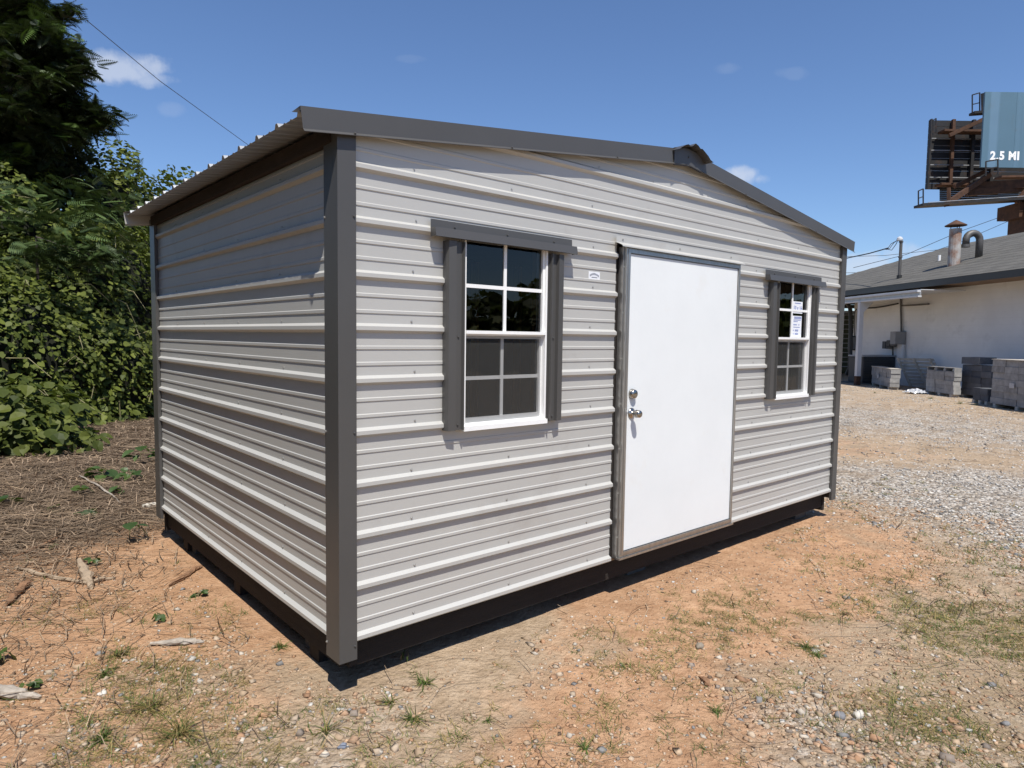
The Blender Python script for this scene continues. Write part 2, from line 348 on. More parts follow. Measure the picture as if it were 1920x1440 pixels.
F = np.concatenate([quads[:, [0,1,2]], quads[:, [0,2,3]]])
def ground_material():
    m = bpy.data.materials.new('ground_soil'); m.use_nodes = True; N, L = nodes(m); b = N['Principled BSDF']; b.inputs['Roughness'].default_value = .95; b.inputs['Specular IOR Level'].default_value = .15
    tc = N.new('ShaderNodeTexCoord'); V = tc.outputs['Object']
    za = N.new('ShaderNodeAttribute'); za.attribute_name = 'zone'; sp = N.new('ShaderNodeSeparateColor'); L.new(za.outputs['Color'], sp.inputs[0])
    def noise(sc, det=8, rough=.62):
        n = N.new('ShaderNodeTexNoise'); n.inputs['Scale'].default_value = sc; n.inputs['Detail'].default_value = det; n.inputs['Roughness'].default_value = rough; L.new(V, n.inputs['Vector']); return n.outputs['Fac']
    def ramp(f, *st):
        r = N.new('ShaderNodeValToRGB'); L.new(f, r.inputs[0]); e = r.color_ramp.elements
        while len(e) < len(st): e.new(.5)
        for q, (p, c) in zip(e, st): q.position = p; q.color = (*c, 1)
        return r.outputs[0]
    def mix(f, a, c, mode='MIX'):
        x = N.new('ShaderNodeMix'); x.data_type = 'RGBA'; x.blend_type = mode
        if isinstance(f, (int, float)): x.inputs['Factor'].default_value = f
        else: L.new(f, x.inputs['Factor'])
        L.new(a, x.inputs[6]); L.new(c, x.inputs[7]); return x.outputs[2]
    def mask(f, nfac, lo, hi, k=.5):   # zone value plus noise, thresholded
        a = N.new('ShaderNodeMath'); a.operation = 'MULTIPLY_ADD'; L.new(nfac, a.inputs[0]); a.inputs[1].default_value = k; L.new(f, a.inputs[2])
        r = N.new('ShaderNodeMapRange'); r.interpolation_type = 'SMOOTHSTEP'; r.inputs['From Min'].default_value = lo+k/2; r.inputs['From Max'].default_value = hi+k/2; L.new(a.outputs[0], r.inputs['Value']); return r.outputs[0]
    n3, n14, n60, n200 = noise(2.6), noise(14), noise(60), noise(210, 4)
    sand = ramp(n14, (.3, (.34, .25, .165)), (.7, (.49, .378, .265)))
    clay = ramp(n14, (.28, (.36, .204, .113)), (.72, (.54, .345, .212)))
    col = mix(mask(sp.outputs[2], n3, .25, .75), sand, clay) if False else sand
    al = N.new('ShaderNodeAttribute'); al.attribute_name = 'zone'
    col = mix(mask(al.outputs['Alpha'], n3, .33, .62, .75), sand, clay)
    col = mix(mask(sp.outputs[2], n14, .3, .8), col, ramp(n60, (.3, (.11, .072, .046)), (.55, (.21, .145, .095)), (.75, (.30, .23, .165))))
    col = mix(mask(sp.outputs[1], n14, .35, .85), col, ramp(n60, (.3, (.16, .115, .06)), (.7, (.29, .22, .125))))
    # stony cells for gravel that is too far or too small for the scattered stones
    vo = N.new('ShaderNodeTexVoronoi'); vo.inputs['Scale'].default_value = 34; L.new(V, vo.inputs['Vector'])
    hs = N.new('ShaderNodeSeparateColor'); L.new(vo.outputs['Color'], hs.inputs[0])
    st = ramp(hs.outputs[0], (.0, (.13, .115, .10)), (.35, (.33, .285, .235)), (.7, (.49, .435, .365)), (1., (.64, .605, .55)))
    col = mix(mask(sp.outputs[0], n3, .42, .95, 1.0), col, st)
    speck = ramp(n200, (.35, (.80, .78, .76)), (.62, (1.12, 1.12, 1.12))); col = mix(.8, col, speck, 'MULTIPLY')
    dk = ramp(n3, (.28, (.74, .71, .68)), (.62, (1.10, 1.10, 1.10))); col = mix(.8, col, dk, 'MULTIPLY')
    L.new(col, b.inputs['Base Color'])
    ad = N.new('ShaderNodeMath'); ad.operation = 'ADD'; L.new(n60, ad.inputs[0])
    gm = N.new('ShaderNodeMath'); gm.operation = 'MULTIPLY'; L.new(vo.outputs['Distance'], gm.inputs[0]); L.new(sp.outputs[0], gm.inputs[1])
    sb = N.new('ShaderNodeMath'); sb.operation = 'MULTIPLY_ADD'; L.new(gm.outputs[0], sb.inputs[0]); sb.inputs[1].default_value = -1.6; L.new(n14, sb.inputs[2]); L.new(sb.outputs[0], ad.inputs[1])
    bp = N.new('ShaderNodeBump'); bp.inputs['Strength'].default_value = .9; bp.inputs['Distance'].default_value = .022
    L.new(ad.outputs[0], bp.inputs['Height']); L.new(bp.outputs[0], b.inputs['Normal']); M['ground_soil'] = m
ground_material()
ground = npmesh('ground', np.stack([X, Y, Z], -1).reshape(-1, 3), F, None, 'ground_soil'); structure(ground)
za = ground.data.color_attributes.new('zone', 'FLOAT_COLOR', 'POINT')
zc = zones(X, Y)
za.data.foreach_set('color', np.ascontiguousarray(zc.reshape(-1, 4), np.float32).ravel())
for p in ground.data.polygons: p.use_smooth = True

# ------------------------------------------------------------------ scatter helpers
def scatter_points(n, rmin, rmax, power=1.0, half=R(48)):
    """random ground points round the viewer's spot, thinning out with distance"""
    t = RNG.random(n); r = (rmin**(2-power)+t*(rmax**(2-power)-rmin**(2-power)))**(1/(2-power)); a = YAW+(RNG.random(n)*2-1)*half
    x, y = CAM[0]+r*np.sin(a), CAM[1]+r*np.cos(a)
    ok = ~((x > -.0) & (x < 4.86) & (y > -.0) & (y < 3.08))
    return x[ok], y[ok], r[ok]
OCT_V = np.array([(1,0,0),(-1,0,0),(0,1,0),(0,-1,0),(0,0,1),(0,0,-1)], float)
OCT_F = np.array([(0,2,4),(2,1,4),(1,3,4),(3,0,4),(2,0,5),(1,2,5),(3,1,5),(0,3,5)])
def ico():
    bm = bmesh.new(); bmesh.ops.create_icosphere(bm, subdivisions=1, radius=1); v = np.array([p.co[:] for p in bm.verts]); f = np.array([[q.index for q in p.verts] for p in bm.faces]); bm.free(); return v, f
ICO_V, ICO_F = ico()
STONE_COLS = np.array([(.44,.32,.21),(.47,.37,.27),(.52,.46,.38),(.42,.27,.17),(.27,.22,.18),(.24,.235,.23),(.56,.53,.48),(.38,.22,.125)])
CHIP_V = np.array([(x, y, z) for z in (-1, 1) for x, y in ((-1,-1),(1,-1),(1,1),(-1,1))], float)*.72
CHIP_F = np.array([(0,2,1),(0,3,2),(4,5,6),(4,6,7),(0,1,5),(0,5,4),(1,2,6),(1,6,5),(2,3,7),(2,7,6),(3,0,4),(3,4,7)])
def stones(name, x, y, size, V0, F0, cols):
    n = len(x); k = len(V0)
    def rot():
        q = RNG.normal(size=(n, 4)); q /= np.linalg.norm(q, axis=1)[:, None]; a, b, c, d = q.T
        return np.stack([1-2*(c*c+d*d), 2*(b*c-a*d), 2*(b*d+a*c), 2*(b*c+a*d), 1-2*(b*b+d*d), 2*(c*d-a*b), 2*(b*d-a*c), 2*(c*d+a*b), 1-2*(b*b+c*c)], -1).reshape(n, 3, 3)
    base = V0[None]*(1+.42*(RNG.random((n, k, 3))-.5)*2)
    base = np.einsum('nij,nkj->nki', rot(), base)
    sc = np.stack([size*RNG.uniform(.75, 1.3, n), size*RNG.uniform(.6, 1.1, n), size*RNG.uniform(.35, .7, n)], -1)
    base = base*sc[:, None, :]
    a = RNG.random(n)*6.283; ca, sa = np.cos(a)[:, None], np.sin(a)[:, None]
    bx, by = base[..., 0]*ca-base[..., 1]*sa, base[..., 0]*sa+base[..., 1]*ca
    P = np.stack([bx+x[:, None], by+y[:, None], base[..., 2]+(height(x, y)+size*.16)[:, None]], -1).reshape(-1, 3)
    Fc = (F0[None]+(np.arange(n)*k)[:, None, None]).reshape(-1, 3)
    return npmesh(name, P, Fc, np.repeat(cols, k, 0), 'pebble')
def ribbons(name, base, heading, length, width, bend, lift, cols, m, seg=3):
    """thin tapering blades or strands: base (n,3), heading angle, upward lift per length"""
    n = len(base); t = np.linspace(0, 1, seg+1); P = []; dx, dy = np.cos(heading), np.sin(heading); px, py = -dy, dx
    for i, s in enumerate(t):
        horiz = length*s*np.sqrt(np.maximum(1-lift**2, .02))*(1+.25*s); up = length*(lift*s-bend*s*s)
        side = length*.22*np.sin(s*3+heading*5)*(1-np.abs(lift))
        c = np.stack([base[:,0]+dx*horiz+px*side, base[:,1]+dy*horiz+py*side, base[:,2]+np.maximum(up, -.01)], -1)
        wd = (width*(1-.85*s**1.5)/2)[:, None]; q = np.stack([px, py, np.zeros(n)], -1)*wd
        P += [c-q, c+q]
    P = np.stack(P, 1); k = 2*(seg+1)
    f = np.array([t_ for i in range(seg) for t_ in ((2*i, 2*i+1, 2*i+3), (2*i, 2*i+3, 2*i+2))])
    Fc = (f[None]+(np.arange(n)*k)[:, None, None]).reshape(-1, 3)
    return npmesh(name, P.reshape(-1, 3), Fc, np.repeat(cols, k, 0), m)

def scatter_ground():
    # stones
    x, y, r = scatter_points(300000, 1.1, 7.5, 1.0); z = zones(x, y); clump = fbm(x*2.2, y*2.2, 77)
    keep = RNG.random(len(x)) < np.clip((.05+.9*z[:,0]**1.2)*(.10+1.8*np.clip(clump-.36, 0, 1)), 0, 1)*(1-.75*z[:,2])
    x, y, r = x[keep], y[keep], r[keep]
    size = np.clip(RNG.lognormal(math.log(.0050), .5, len(x)), .0022, .018)*(1+.55*zones(x, y)[:,0]); size = np.maximum(size, .0011*r)
    ci = RNG.choice(len(STONE_COLS), len(x), p=[.26,.18,.07,.20,.08,.05,.03,.13]); cols = STONE_COLS[ci]*RNG.uniform(.75, 1.12, (len(x), 1))
    near = r < 4.2
    tag(stones('pebbles', x[near], y[near], size[near], CHIP_V, CHIP_F, cols[near]), 'loose tan and grey pebbles strewn over the soil in front of the shed', 'pebbles', kind='stuff')
    f = ~near
    tag(stones('pebbles', x[f], y[f], size[f], CHIP_V, CHIP_F, cols[f]), 'small stones scattered around the far corners of the shed', 'pebbles', kind='stuff')
    # crumbs of dry clay and leaf litter
    x, y, r = scatter_points(110000, 1.1, 8.5, 1.0); z = zones(x, y); clump = fbm(x*3.1, y*3.1, 91)
    keep = RNG.random(len(x)) < np.clip((.12+.5*z[:,3]+.4*z[:,1]+.2*z[:,2])*(.15+2.2*np.clip(clump-.36, 0, 1)), 0, 1); x, y, r, z = x[keep], y[keep], r[keep], z[keep]
    size = np.maximum(np.clip(RNG.lognormal(math.log(.0042), .45, len(x)), .002, .013), .0009*r)
    pal = np.array([(.44,.27,.155),(.50,.34,.215),(.33,.195,.11),(.20,.13,.08),(.54,.41,.29),(.13,.085,.055)]); cols = pal[RNG.choice(6, len(x), p=[.28,.26,.16,.12,.12,.06])]*RNG.uniform(.8, 1.15, (len(x), 1))
    tag(stones('clay_crumbs', x, y, size, CHIP_V, CHIP_F, cols), 'crumbs of dry reddish clay and leaf litter all over the soil', 'clay crumbs', kind='stuff')
    x, y, r = scatter_points(130000, 6.5, 27, 1.25, R(40)); ang = np.arctan2(x-CAM[0], y-CAM[1]); z = zones(x, y); clump = fbm(x*1.3, y*1.3, 78)
    keep = (ang > YAW+R(18)) & (RNG.random(len(x)) < np.clip((.03+z[:,0]**1.3)*(.06+2.5*np.clip(clump-.34, 0, 1)), 0, 1))
    x, y, r = x[keep], y[keep], r[keep]
    size = np.maximum(np.clip(RNG.lognormal(math.log(.013), .35, len(x)), .007, .03), .00085*r)
    pal = np.array([(.50,.475,.44),(.63,.61,.57),(.36,.34,.315),(.52,.44,.34),(.18,.175,.17),(.60,.55,.48)])
    cols = pal[RNG.integers(0, 6, len(x))]*RNG.uniform(.8, 1.1, (len(x), 1))
    tag(stones('gravel', x, y, size, OCT_V, OCT_F, cols), 'pale grey crushed gravel spread over the yard towards the white building', 'gravel', kind='stuff')
    # dry and green grass
    x, y, r = scatter_points(52000, 1.2, 9, 1.0); z = zones(x, y); cl = fbm(x*1.7, y*1.7, 50)
    keep = RNG.random(len(x)) < np.clip((.008+z[:,1])*(3.4*np.clip(cl-.34, 0, 1)), 0, .9); x, y, r, z = x[keep], y[keep], r[keep], z[keep]
    nb = RNG.integers(7, 20, len(x)); bx, by, rr = np.repeat(x, nb), np.repeat(y, nb), np.repeat(r, nb); n = len(bx)
    spread = RNG.normal(0, .022, (2, n)); bx, by = bx+spread[0], by+spread[1]
    green = np.repeat(RNG.random(len(x)) < .55, nb) ^ (RNG.random(n) < .2)
    cols = np.where(green[:, None], np.array([.62, .84, .55]), np.array([1.75, 1.4, 1.25]))*RNG.uniform(.6, 1.25, (n, 1))
    ln = RNG.uniform(.02, .07, n); lift = RNG.uniform(.15, .95, n)
    tag(ribbons('dry_grass', np.stack([bx, by, height(bx, by)], -1), RNG.random(n)*6.283, ln, np.maximum(.0028, .0007*rr), RNG.uniform(.1, .6, n), lift, cols, 'grass_blade'),
        'sparse short dry and green grass growing through the gravel', 'grass', kind='stuff')
    # dead vines and straw
    x, y, r = scatter_points(330000, 1.4, 20, .9, R(44)); z = zones(x, y); lf = np.arctan2(x-CAM[0], y-CAM[1]) < YAW; z = np.where(lf[:, None], z, z*.25)
    keep = RNG.random(len(x)) < np.clip(.0035+.8*z[:,2]**1.4, 0, 1); x, y, r = x[keep], y[keep], r[keep]; n = len(x)
    pal = np.array([(.8,.76,.72),(1.25,1.2,1.15),(.32,.26,.22),(1.75,1.65,1.5),(.62,.62,.63)]); cols = pal[RNG.choice(5, n, p=[.35,.25,.2,.1,.1])]*RNG.uniform(.7, 1.2, (n, 1))
    ln = RNG.uniform(.06, .34, n)*np.where(r > 6, 1.5, 1); lift = RNG.uniform(-.02, .45, n)
    tag(ribbons('dead_vines', np.stack([x, y, height(x, y)+RNG.uniform(.004, .03, n)], -1), RNG.normal(2.7, 1.0, n), ln, np.maximum(.0036, .0013*r), lift*1.0, lift, cols, 'dead_straw', 3),
        'matted grey brown dead vines and straw on the slope left of the shed', 'dead vines', kind='stuff')
scatter_ground()

# ------------------------------------------------------------------ the shed
PIT = .2286; Z0 = .26                        # rib pitch (nine inches) and the lowest rib
SX, SY = 4.86, 3.05                          # outside size of the walls
RX, RZ, SLOPE = 2.39, 2.815, .124            # ridge line of the rake trim, roof slope
EAVE_X = -.192
def roof_z(x): return RZ-SLOPE*abs(x-RX)
shed = thing('metal_shed', 'light grey ribbed metal shed with charcoal trim and white door on red clay', 'shed', (SX/2, SY/2, 0))
def profile(za, zb, cuts=()):
    """(z, depth) of the ribbed sheet between two heights"""
    pts = []
    for k in range(-1, 14):
        c = Z0+k*PIT
        pts += [(c-.0215, 0), (c-.0085, .019), (c+.0085, .019), (c+.0215, 0)]
        for f in (.315, .625):
            q = c+f*PIT; pts += [(q-.0095, 0), (q-.0062, .0038), (q+.0062, .0038), (q+.0095, 0)]
    zs = np.array([p[0] for p in pts]); ds = np.array([p[1] for p in pts])
    keep = sorted({za, zb, *[c for c in cuts if za < c < zb], *[float(t) for t in zs if za < t < zb]})
    return [(t, float(np.interp(t, zs, ds))) for t in keep]
def wall_panels(place, lo, hi, openings, top, gable, bottom=None):
    edges = [Z0-.0215, Z0+4*PIT-.023, Z0+8*PIT-.023, top]
    if bottom: edges = [bottom, bottom, bottom, top]
    for s in range(3):
        za, zb = edges[s], edges[s+1]+(.001 if s < 2 else 0)
        if zb-za < .02: continue
        pr = profile(za, zb, [c for o in openings for c in o[2:]]); mb = MB()
        for (z1, d1), (z2, d2) in zip(pr[:-1], pr[1:]):
            zm = (z1+z2)/2; segs = [(lo, hi)]
            for x0, x1, oz0, oz1 in openings:
                if oz0 < zm < oz1: segs = [q for a, b in segs for q in ((a, min(b, x0)), (max(a, x1), b)) if q[1]-q[0] > 1e-6]
            for a, b in segs:
                off = .0008*s
                mb.add([place(a, d1+off, z1), place(b, d1+off, z1), place(b, d2+off, z2), place(a, d2+off, z2)], [(0, 1, 2, 3)])
        o = mb.build('siding_panel', 'siding', shed)
        if gable:
            bm = bmesh.new(); bm.from_mesh(o.data); c = Vector((RX, 0, RZ-.052))-Vector(shed.location)
            for sgn in (-1, 1):
                bmesh.ops.bisect_plane(bm, geom=bm.verts[:]+bm.edges[:]+bm.faces[:], plane_co=c, plane_no=Vector((sgn*SLOPE, 0, 1)).normalized(), clear_outer=True)
            bmesh.ops.remove_doubles(bm, verts=bm.verts, dist=1e-5); bm.to_mesh(o.data); bm.free()
W1, W2, DOOR = (.630, 1.182, 1.146, 2.086), (3.660, 4.212, 1.146, 2.086), (1.768, 3.085, 0, 2.165)
wall_panels(lambda a, d, z: (a, -d, z), .012, DOOR[0], [(W1[0], W1[1], 1.158, 2.060)], DOOR[3], False)
wall_panels(lambda a, d, z: (a, -d, z), DOOR[1], SX-.04, [(W2[0], W2[1], 1.158, 2.060)], DOOR[3], False)
wall_panels(lambda a, d, z: (a, -d, z), .012, SX-.04, [], 2.80, True, DOOR[3])
wall_panels(lambda a, d, z: (-d, a, z), .012, SY-.012, [], 2.405, False)
wall_panels(lambda a, d, z: (SX-.028+d, a, z), .012, SY-.012, [], 2.405, False)
wall_panels(lambda a, d, z: (a, SY+d-.0, z), .012, SX-.04, [], 2.80, True)
# corner trims
def corner(cx, cy, sx, sy):
    pr = [(.057, .006), (.057, .028), (-.028, .028), (-.028, -.099), (-.006, -.099)]
    m = MB(); q = [((p[0])*sx, -p[1]*sy) for p in pr]
    m.sweep([(a+cx, b+cy) for a, b in q], (0, 0, .172), (0, 0, 2.452), (1, 0, 0), (0, 1, 0))
    m.build('corner_trim', 'trim', shed)
corner(0, 0, 1, 1); corner(SX-.028, 0, -1, 1); corner(0, SY, 1, -1); corner(SX-.028, SY, -1, -1)
# roof
def roof():
    prof = []; y = -.04
    while y < SY+.09:
        prof += [(y, 0), (y+.012, 0), (y+.025, .019), (y+.043, .019), (y+.056, 0), (y+.105, 0), (y+.110, .004), (y+.122, .004), (y+.127, 0), (y+.171, 0), (y+.176, .004), (y+.188, .004), (y+.193, 0)]; y += PIT
    for side in (-1, 1):
        e = RX+side*(RX-EAVE_X-.012); n = np.array((side*SLOPE, 0, 1.)); n /= np.linalg.norm(n)
        per = 13*4
        for s in range(0, len(prof), per):
            seg = prof[s:s+per+1]
            if len(seg) < 3: continue
            a = np.array((e, 0, roof_z(e)-.028)); b = np.array((RX, 0, RZ-.028))
            m = MB(); m.sweep([(p[0], p[1]) for p in seg], a, b, (0, 1, 0), n); m.build('roof_panel', 'roof_sheet', shed)
    for side in (-1, 1):      # rake trims, front and back
        n = np.array((side*SLOPE, 0, 1.)); n /= np.linalg.norm(n); e = RX+side*(RX-EAVE_X)
        for fy, sg in ((-.045, -1), (SY+.075, 1)):
            pr = [(-sg*.085, -.004), (0, 0), (0, -.086), (sg*.011, -.097), (sg*.010, -.099)]
            m = MB(); m.sweep(pr, (e, fy, roof_z(e)), (RX+side*.02, fy, roof_z(RX+side*.02)), (0, 1, 0), n); m.build('rake_trim', 'trim' if sg < 0 else 'siding', shed)
    m = MB(); xs = [RX-.15, RX, RX+.15]; top = [(x, -.053, roof_z(x)+.004) for x in xs]; bot = [(x, -.053, roof_z(x)-.104) for x in xs]
    m.add(top+bot, [(0, 3, 4, 1), (1, 4, 5, 2)]); m.add([(x, -.046, z) for x, _, z in top]+[(x, -.046, z) for x, _, z in bot], [(0, 1, 4, 3), (1, 2, 5, 4)])
    m.build('ridge_plate', 'trim', shed)
    capp = [(-.165, -.012), (-.15, -.004), (-.10, .016), (-.075, .020), (-.055, .008), (-.03, .012), (0, .030), (.03, .026), (.055, .014), (.075, .020), (.10, .012), (.145, -.004), (.17, -.020), (.205, -.026)]
    m = MB(); m.sweep([(RX+a, roof_z(RX+a)+b-.004) for a, b in capp], (0, -.105, 0), (0, SY+.12, 0), (1, 0, 0), (0, 0, 1)); m.build('ridge_cap', 'trim', shed)
    for y0, y1, x0 in ((.03, SY-.03, -.034), (.03, SY-.03, SX-.028+.002)):
        m = MB(); m.box(x0, x0+.032, y0, y1, 2.402, 2.468); m.build('eave_board', 'eave_wood', shed)
mat('eave_wood', (.030, .018, .013), .85, .3, 5, .3, 60, stretch=(5, .7, 5), dirt=((.05, .03, .02), .25, 6))
roof()
# base: rim boards, floor, skids, studs
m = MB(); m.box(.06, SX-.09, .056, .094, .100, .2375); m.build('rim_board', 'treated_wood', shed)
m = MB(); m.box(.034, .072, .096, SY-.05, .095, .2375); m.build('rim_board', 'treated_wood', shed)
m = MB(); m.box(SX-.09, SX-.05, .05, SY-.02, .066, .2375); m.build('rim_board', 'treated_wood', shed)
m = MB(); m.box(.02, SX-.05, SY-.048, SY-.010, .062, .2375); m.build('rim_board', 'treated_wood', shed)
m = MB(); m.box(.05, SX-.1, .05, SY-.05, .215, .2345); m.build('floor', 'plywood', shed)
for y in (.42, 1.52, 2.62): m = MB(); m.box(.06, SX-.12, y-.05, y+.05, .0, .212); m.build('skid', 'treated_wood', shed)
for x in (.560, 1.226, 1.72, 3.10, 3.590, 4.256): m = MB(); m.box(x, x+.038, .05, .139, .236, 2.40); m.build('stud', 'pine', shed)
for x in (.6, 1.2, 1.8, 2.4, 3.0, 3.6, 4.2): m = MB(); m.box(x, x+.038, SY-.12, SY-.03, .236, 2.38); m.build('stud', 'pine', shed)
for y in (.5, 1.1, 1.7, 2.3): m = MB(); m.box(SX-.15, SX-.06, y, y+.038, .236, 2.38); m.build('stud', 'pine', shed)
m = MB(); m.box(.05, SX-.1, .02, .048, 2.11, 2.15); m.build('girt', 'pine', shed)
m = MB(); m.box(.06, SX-.12, SY-.0295, SY-.0235, .236, 2.45); m.build('lining', 'interior', shed)
m = MB(); m.box(SX-.0585, SX-.0525, .06, SY-.06, .236, 2.38); m.build('lining', 'interior', shed)
m = MB(); m.box(.06, SX-.12, .1, SY-.06, 2.41, 2.43); m.build('ceiling_board', 'interior', shed)
for x, y in ((.19, .46), (.19, 2.55), (2.3, .26), (4.6, .22)):
    m = MB(); m.box(x-.1, x+.1, y-.06, y+.14, -.015, .06); m.build('support_block', 'concrete', shed, bevel=.006)
# screws
def screw_mesh():
    m = MB(); m.lathe([(0, .0062), (.0014, .0062), (.0016, .0040), (.0050, .0038), (.0056, .002)], (0, 0, 0), (0, 0, 1), 6)
    me = bpy.data.meshes.new('screw'); me.from_pydata(m.v, [], m.f); return me
SCR = screw_mesh(); SCR.materials.append(M['screw_steel']); SCRD = SCR.copy(); SCRD.materials.clear(); SCRD.materials.append(M['trim'])
def screw(p, n, dark=False):
    o = bpy.data.objects.new('screw', SCRD if dark else SCR); COL.objects.link(o); o.parent = shed; o.location = Vector(p)-Vector(shed.location)
    o.rotation_euler = Vector(n).to_track_quat('Z', 'Y').to_euler()
for k in range(10):
    z = Z0+k*PIT+.034
    for y in (.63, 1.25, 1.86, 2.47): screw((-.0004, y+.02*math.sin(k*2.1), z), (-1, 0, 0))
    for x in (.36, .95, 1.56, 3.38, 4.0, 4.56):
        if any(o[0]-.14 < x < o[1]+.13 and o[2] < z+.02 and z < o[3]+.09 for o in (W1, W2)) or (1.7 < x < 3.12 and z < 2.3): continue
        screw((x+.012*math.sin(k*1.7+x), -.0004, z), (0, -1, 0))
for x in (1.6, 2.1, 2.7, 3.2): screw((x, -.0012, Z0+10*PIT+.03), (0, -1, 0))
for x in (.04, .9, 1.7, 3.1, 4.2): screw((x, -.0515, roof_z(x)-.090), (0, -1, .9), True)
screw((RX, -.0535, RZ-.05), (0, -1, 0), True)
for z in (.235, 1.18, 2.10): screw((.046, -.0285, z), (0, -1, 0), True); screw((-.0285, .09, z), (-1, 0, 0))
# windows
def ring(mb, x0, x1, z0, z1, y0, y1, wl_, wr, wb, wt):
    mb.box(x0, x0+wl_, y0, y1, z0, z1); mb.box(x1-wr, x1, y0, y1, z0, z1); mb.box(x0+wl_, x1-wr, y0, y1, z0, z0+wb); mb.box(x0+wl_, x1-wr, y0, y1, z1-wt, z1); return mb
def window(x0, x1, z0, z1):
    zm = z0+(z1-z0)*.503; zh = z1-.034
    fr = ring(MB(), x0, x1, z0, z1, -.030, .045, .010, .012, .030, .012).build('window', 'vinyl', shed)
    MB().box(x0-.004, x1+.004, -.042, .0, z0-.006, z0+.018).build('sill', 'vinyl', fr)
    a, b = x0+.0105, x1-.0125
    ring(MB(), a, b, zm-.012, z1-.0125, -.020, .008, .006, .014, .024, .008).build('upper_sash', 'vinyl', fr)
    MB().box(a, b, -.034, -.0205, zm-.004, zm+.012).build('meeting_rail', 'vinyl', fr)
    ring(MB(), a, b, z0+.0305, zm-.0125, -.004, .026, .008, .018, .022, .014).build('lower_sash', 'vinyl', fr)
    def lights(xa, xb, za, zb, y, mun):
        xc, zc = (xa+xb)/2, (za+zb)/2; g = .009
        mm = MB(); mm.box(xc-g, xc+g, y-.006, y+.006, za, zb); mm.box(xa, xc-g, y-.0055, y+.0055, zc-g, zc+g); mm.box(xc+g, xb, y-.0055, y+.0055, zc-g, zc+g); mm.build('muntin', mun, fr)
        for p, q in ((xa, xc-g), (xc+g, xb)):
            for r_, s_ in ((za, zc-g), (zc+g, zb)): MB().add([(p, y, r_), (q, y, r_), (q, y, s_), (p, y, s_)], [(0, 1, 2, 3)]).build('pane', 'window_glass', fr)
    lights(a+.006, b-.014, zm+.012, z1-.0205, -.006, 'vinyl')
    lights(a+.008, b-.018, z0+.0525, zm-.0265, .011, 'vinyl')
    MB().add([(a+.002, -.012, z0+.031), (b-.012, -.012, z0+.031), (b-.012, -.012, zm-.014), (a+.002, -.012, zm-.014)], [(0, 1, 2, 3)]).build('insect_screen', 'insect_screen', fr)
    for sg, xe in ((-1, x0), (1, x1)):       # folded metal side trims
        w_ = .110
        pr = [(w_, -.006), (w_, -.030), (w_-.006, -.047), (w_-.046, -.052), (w_-.050, -.034), (w_-.088, -.036), (w_-.092, -.052), (w_-.097, -.052), (w_-.100, -.033), (.003, -.036), (.003, -.012)]
        m = MB(); m.sweep([(xe+sg*p, q) for p, q in pr], (0, 0, z0+.004), (0, 0, zh-.004), (1, 0, 0), (0, 1, 0)); m.build('window_side_trim', 'trim', shed)
        for zz in (z0+.03, (z0+zh)/2, ): screw((xe+sg*(w_-.069), -.0358, zz), (0, -1, 0), True)
    hx0, hx1 = x0-.196, x1+.189
    pr = [(-.021, zh+.088), (-.0225, zh+.050), (-.060, zh+.047), (-.068, zh+.006), (-.058, zh+.004)]
    m = MB(); m.sweep(pr, (hx0+.004, 0, 0), (hx1, 0, 0), (0, 1, 0), (0, 0, 1)); 
    m.add([(hx0+.004, y, z) for y, z in pr[1:4]]+[(hx0+.004, -.022, zh+.006)], [(0, 1, 2, 3)]); m.add([(hx1, y, z) for y, z in pr[1:4]]+[(hx1, -.022, zh+.006)], [(3, 2, 1, 0)])
    m.build('window_header', 'trim', shed)
    for t in (.15, .5, .85): screw((hx0+(hx1-hx0)*t, -.0228, zh+.062), (0, -1, 0), True)
window(*W1); window(*W2)
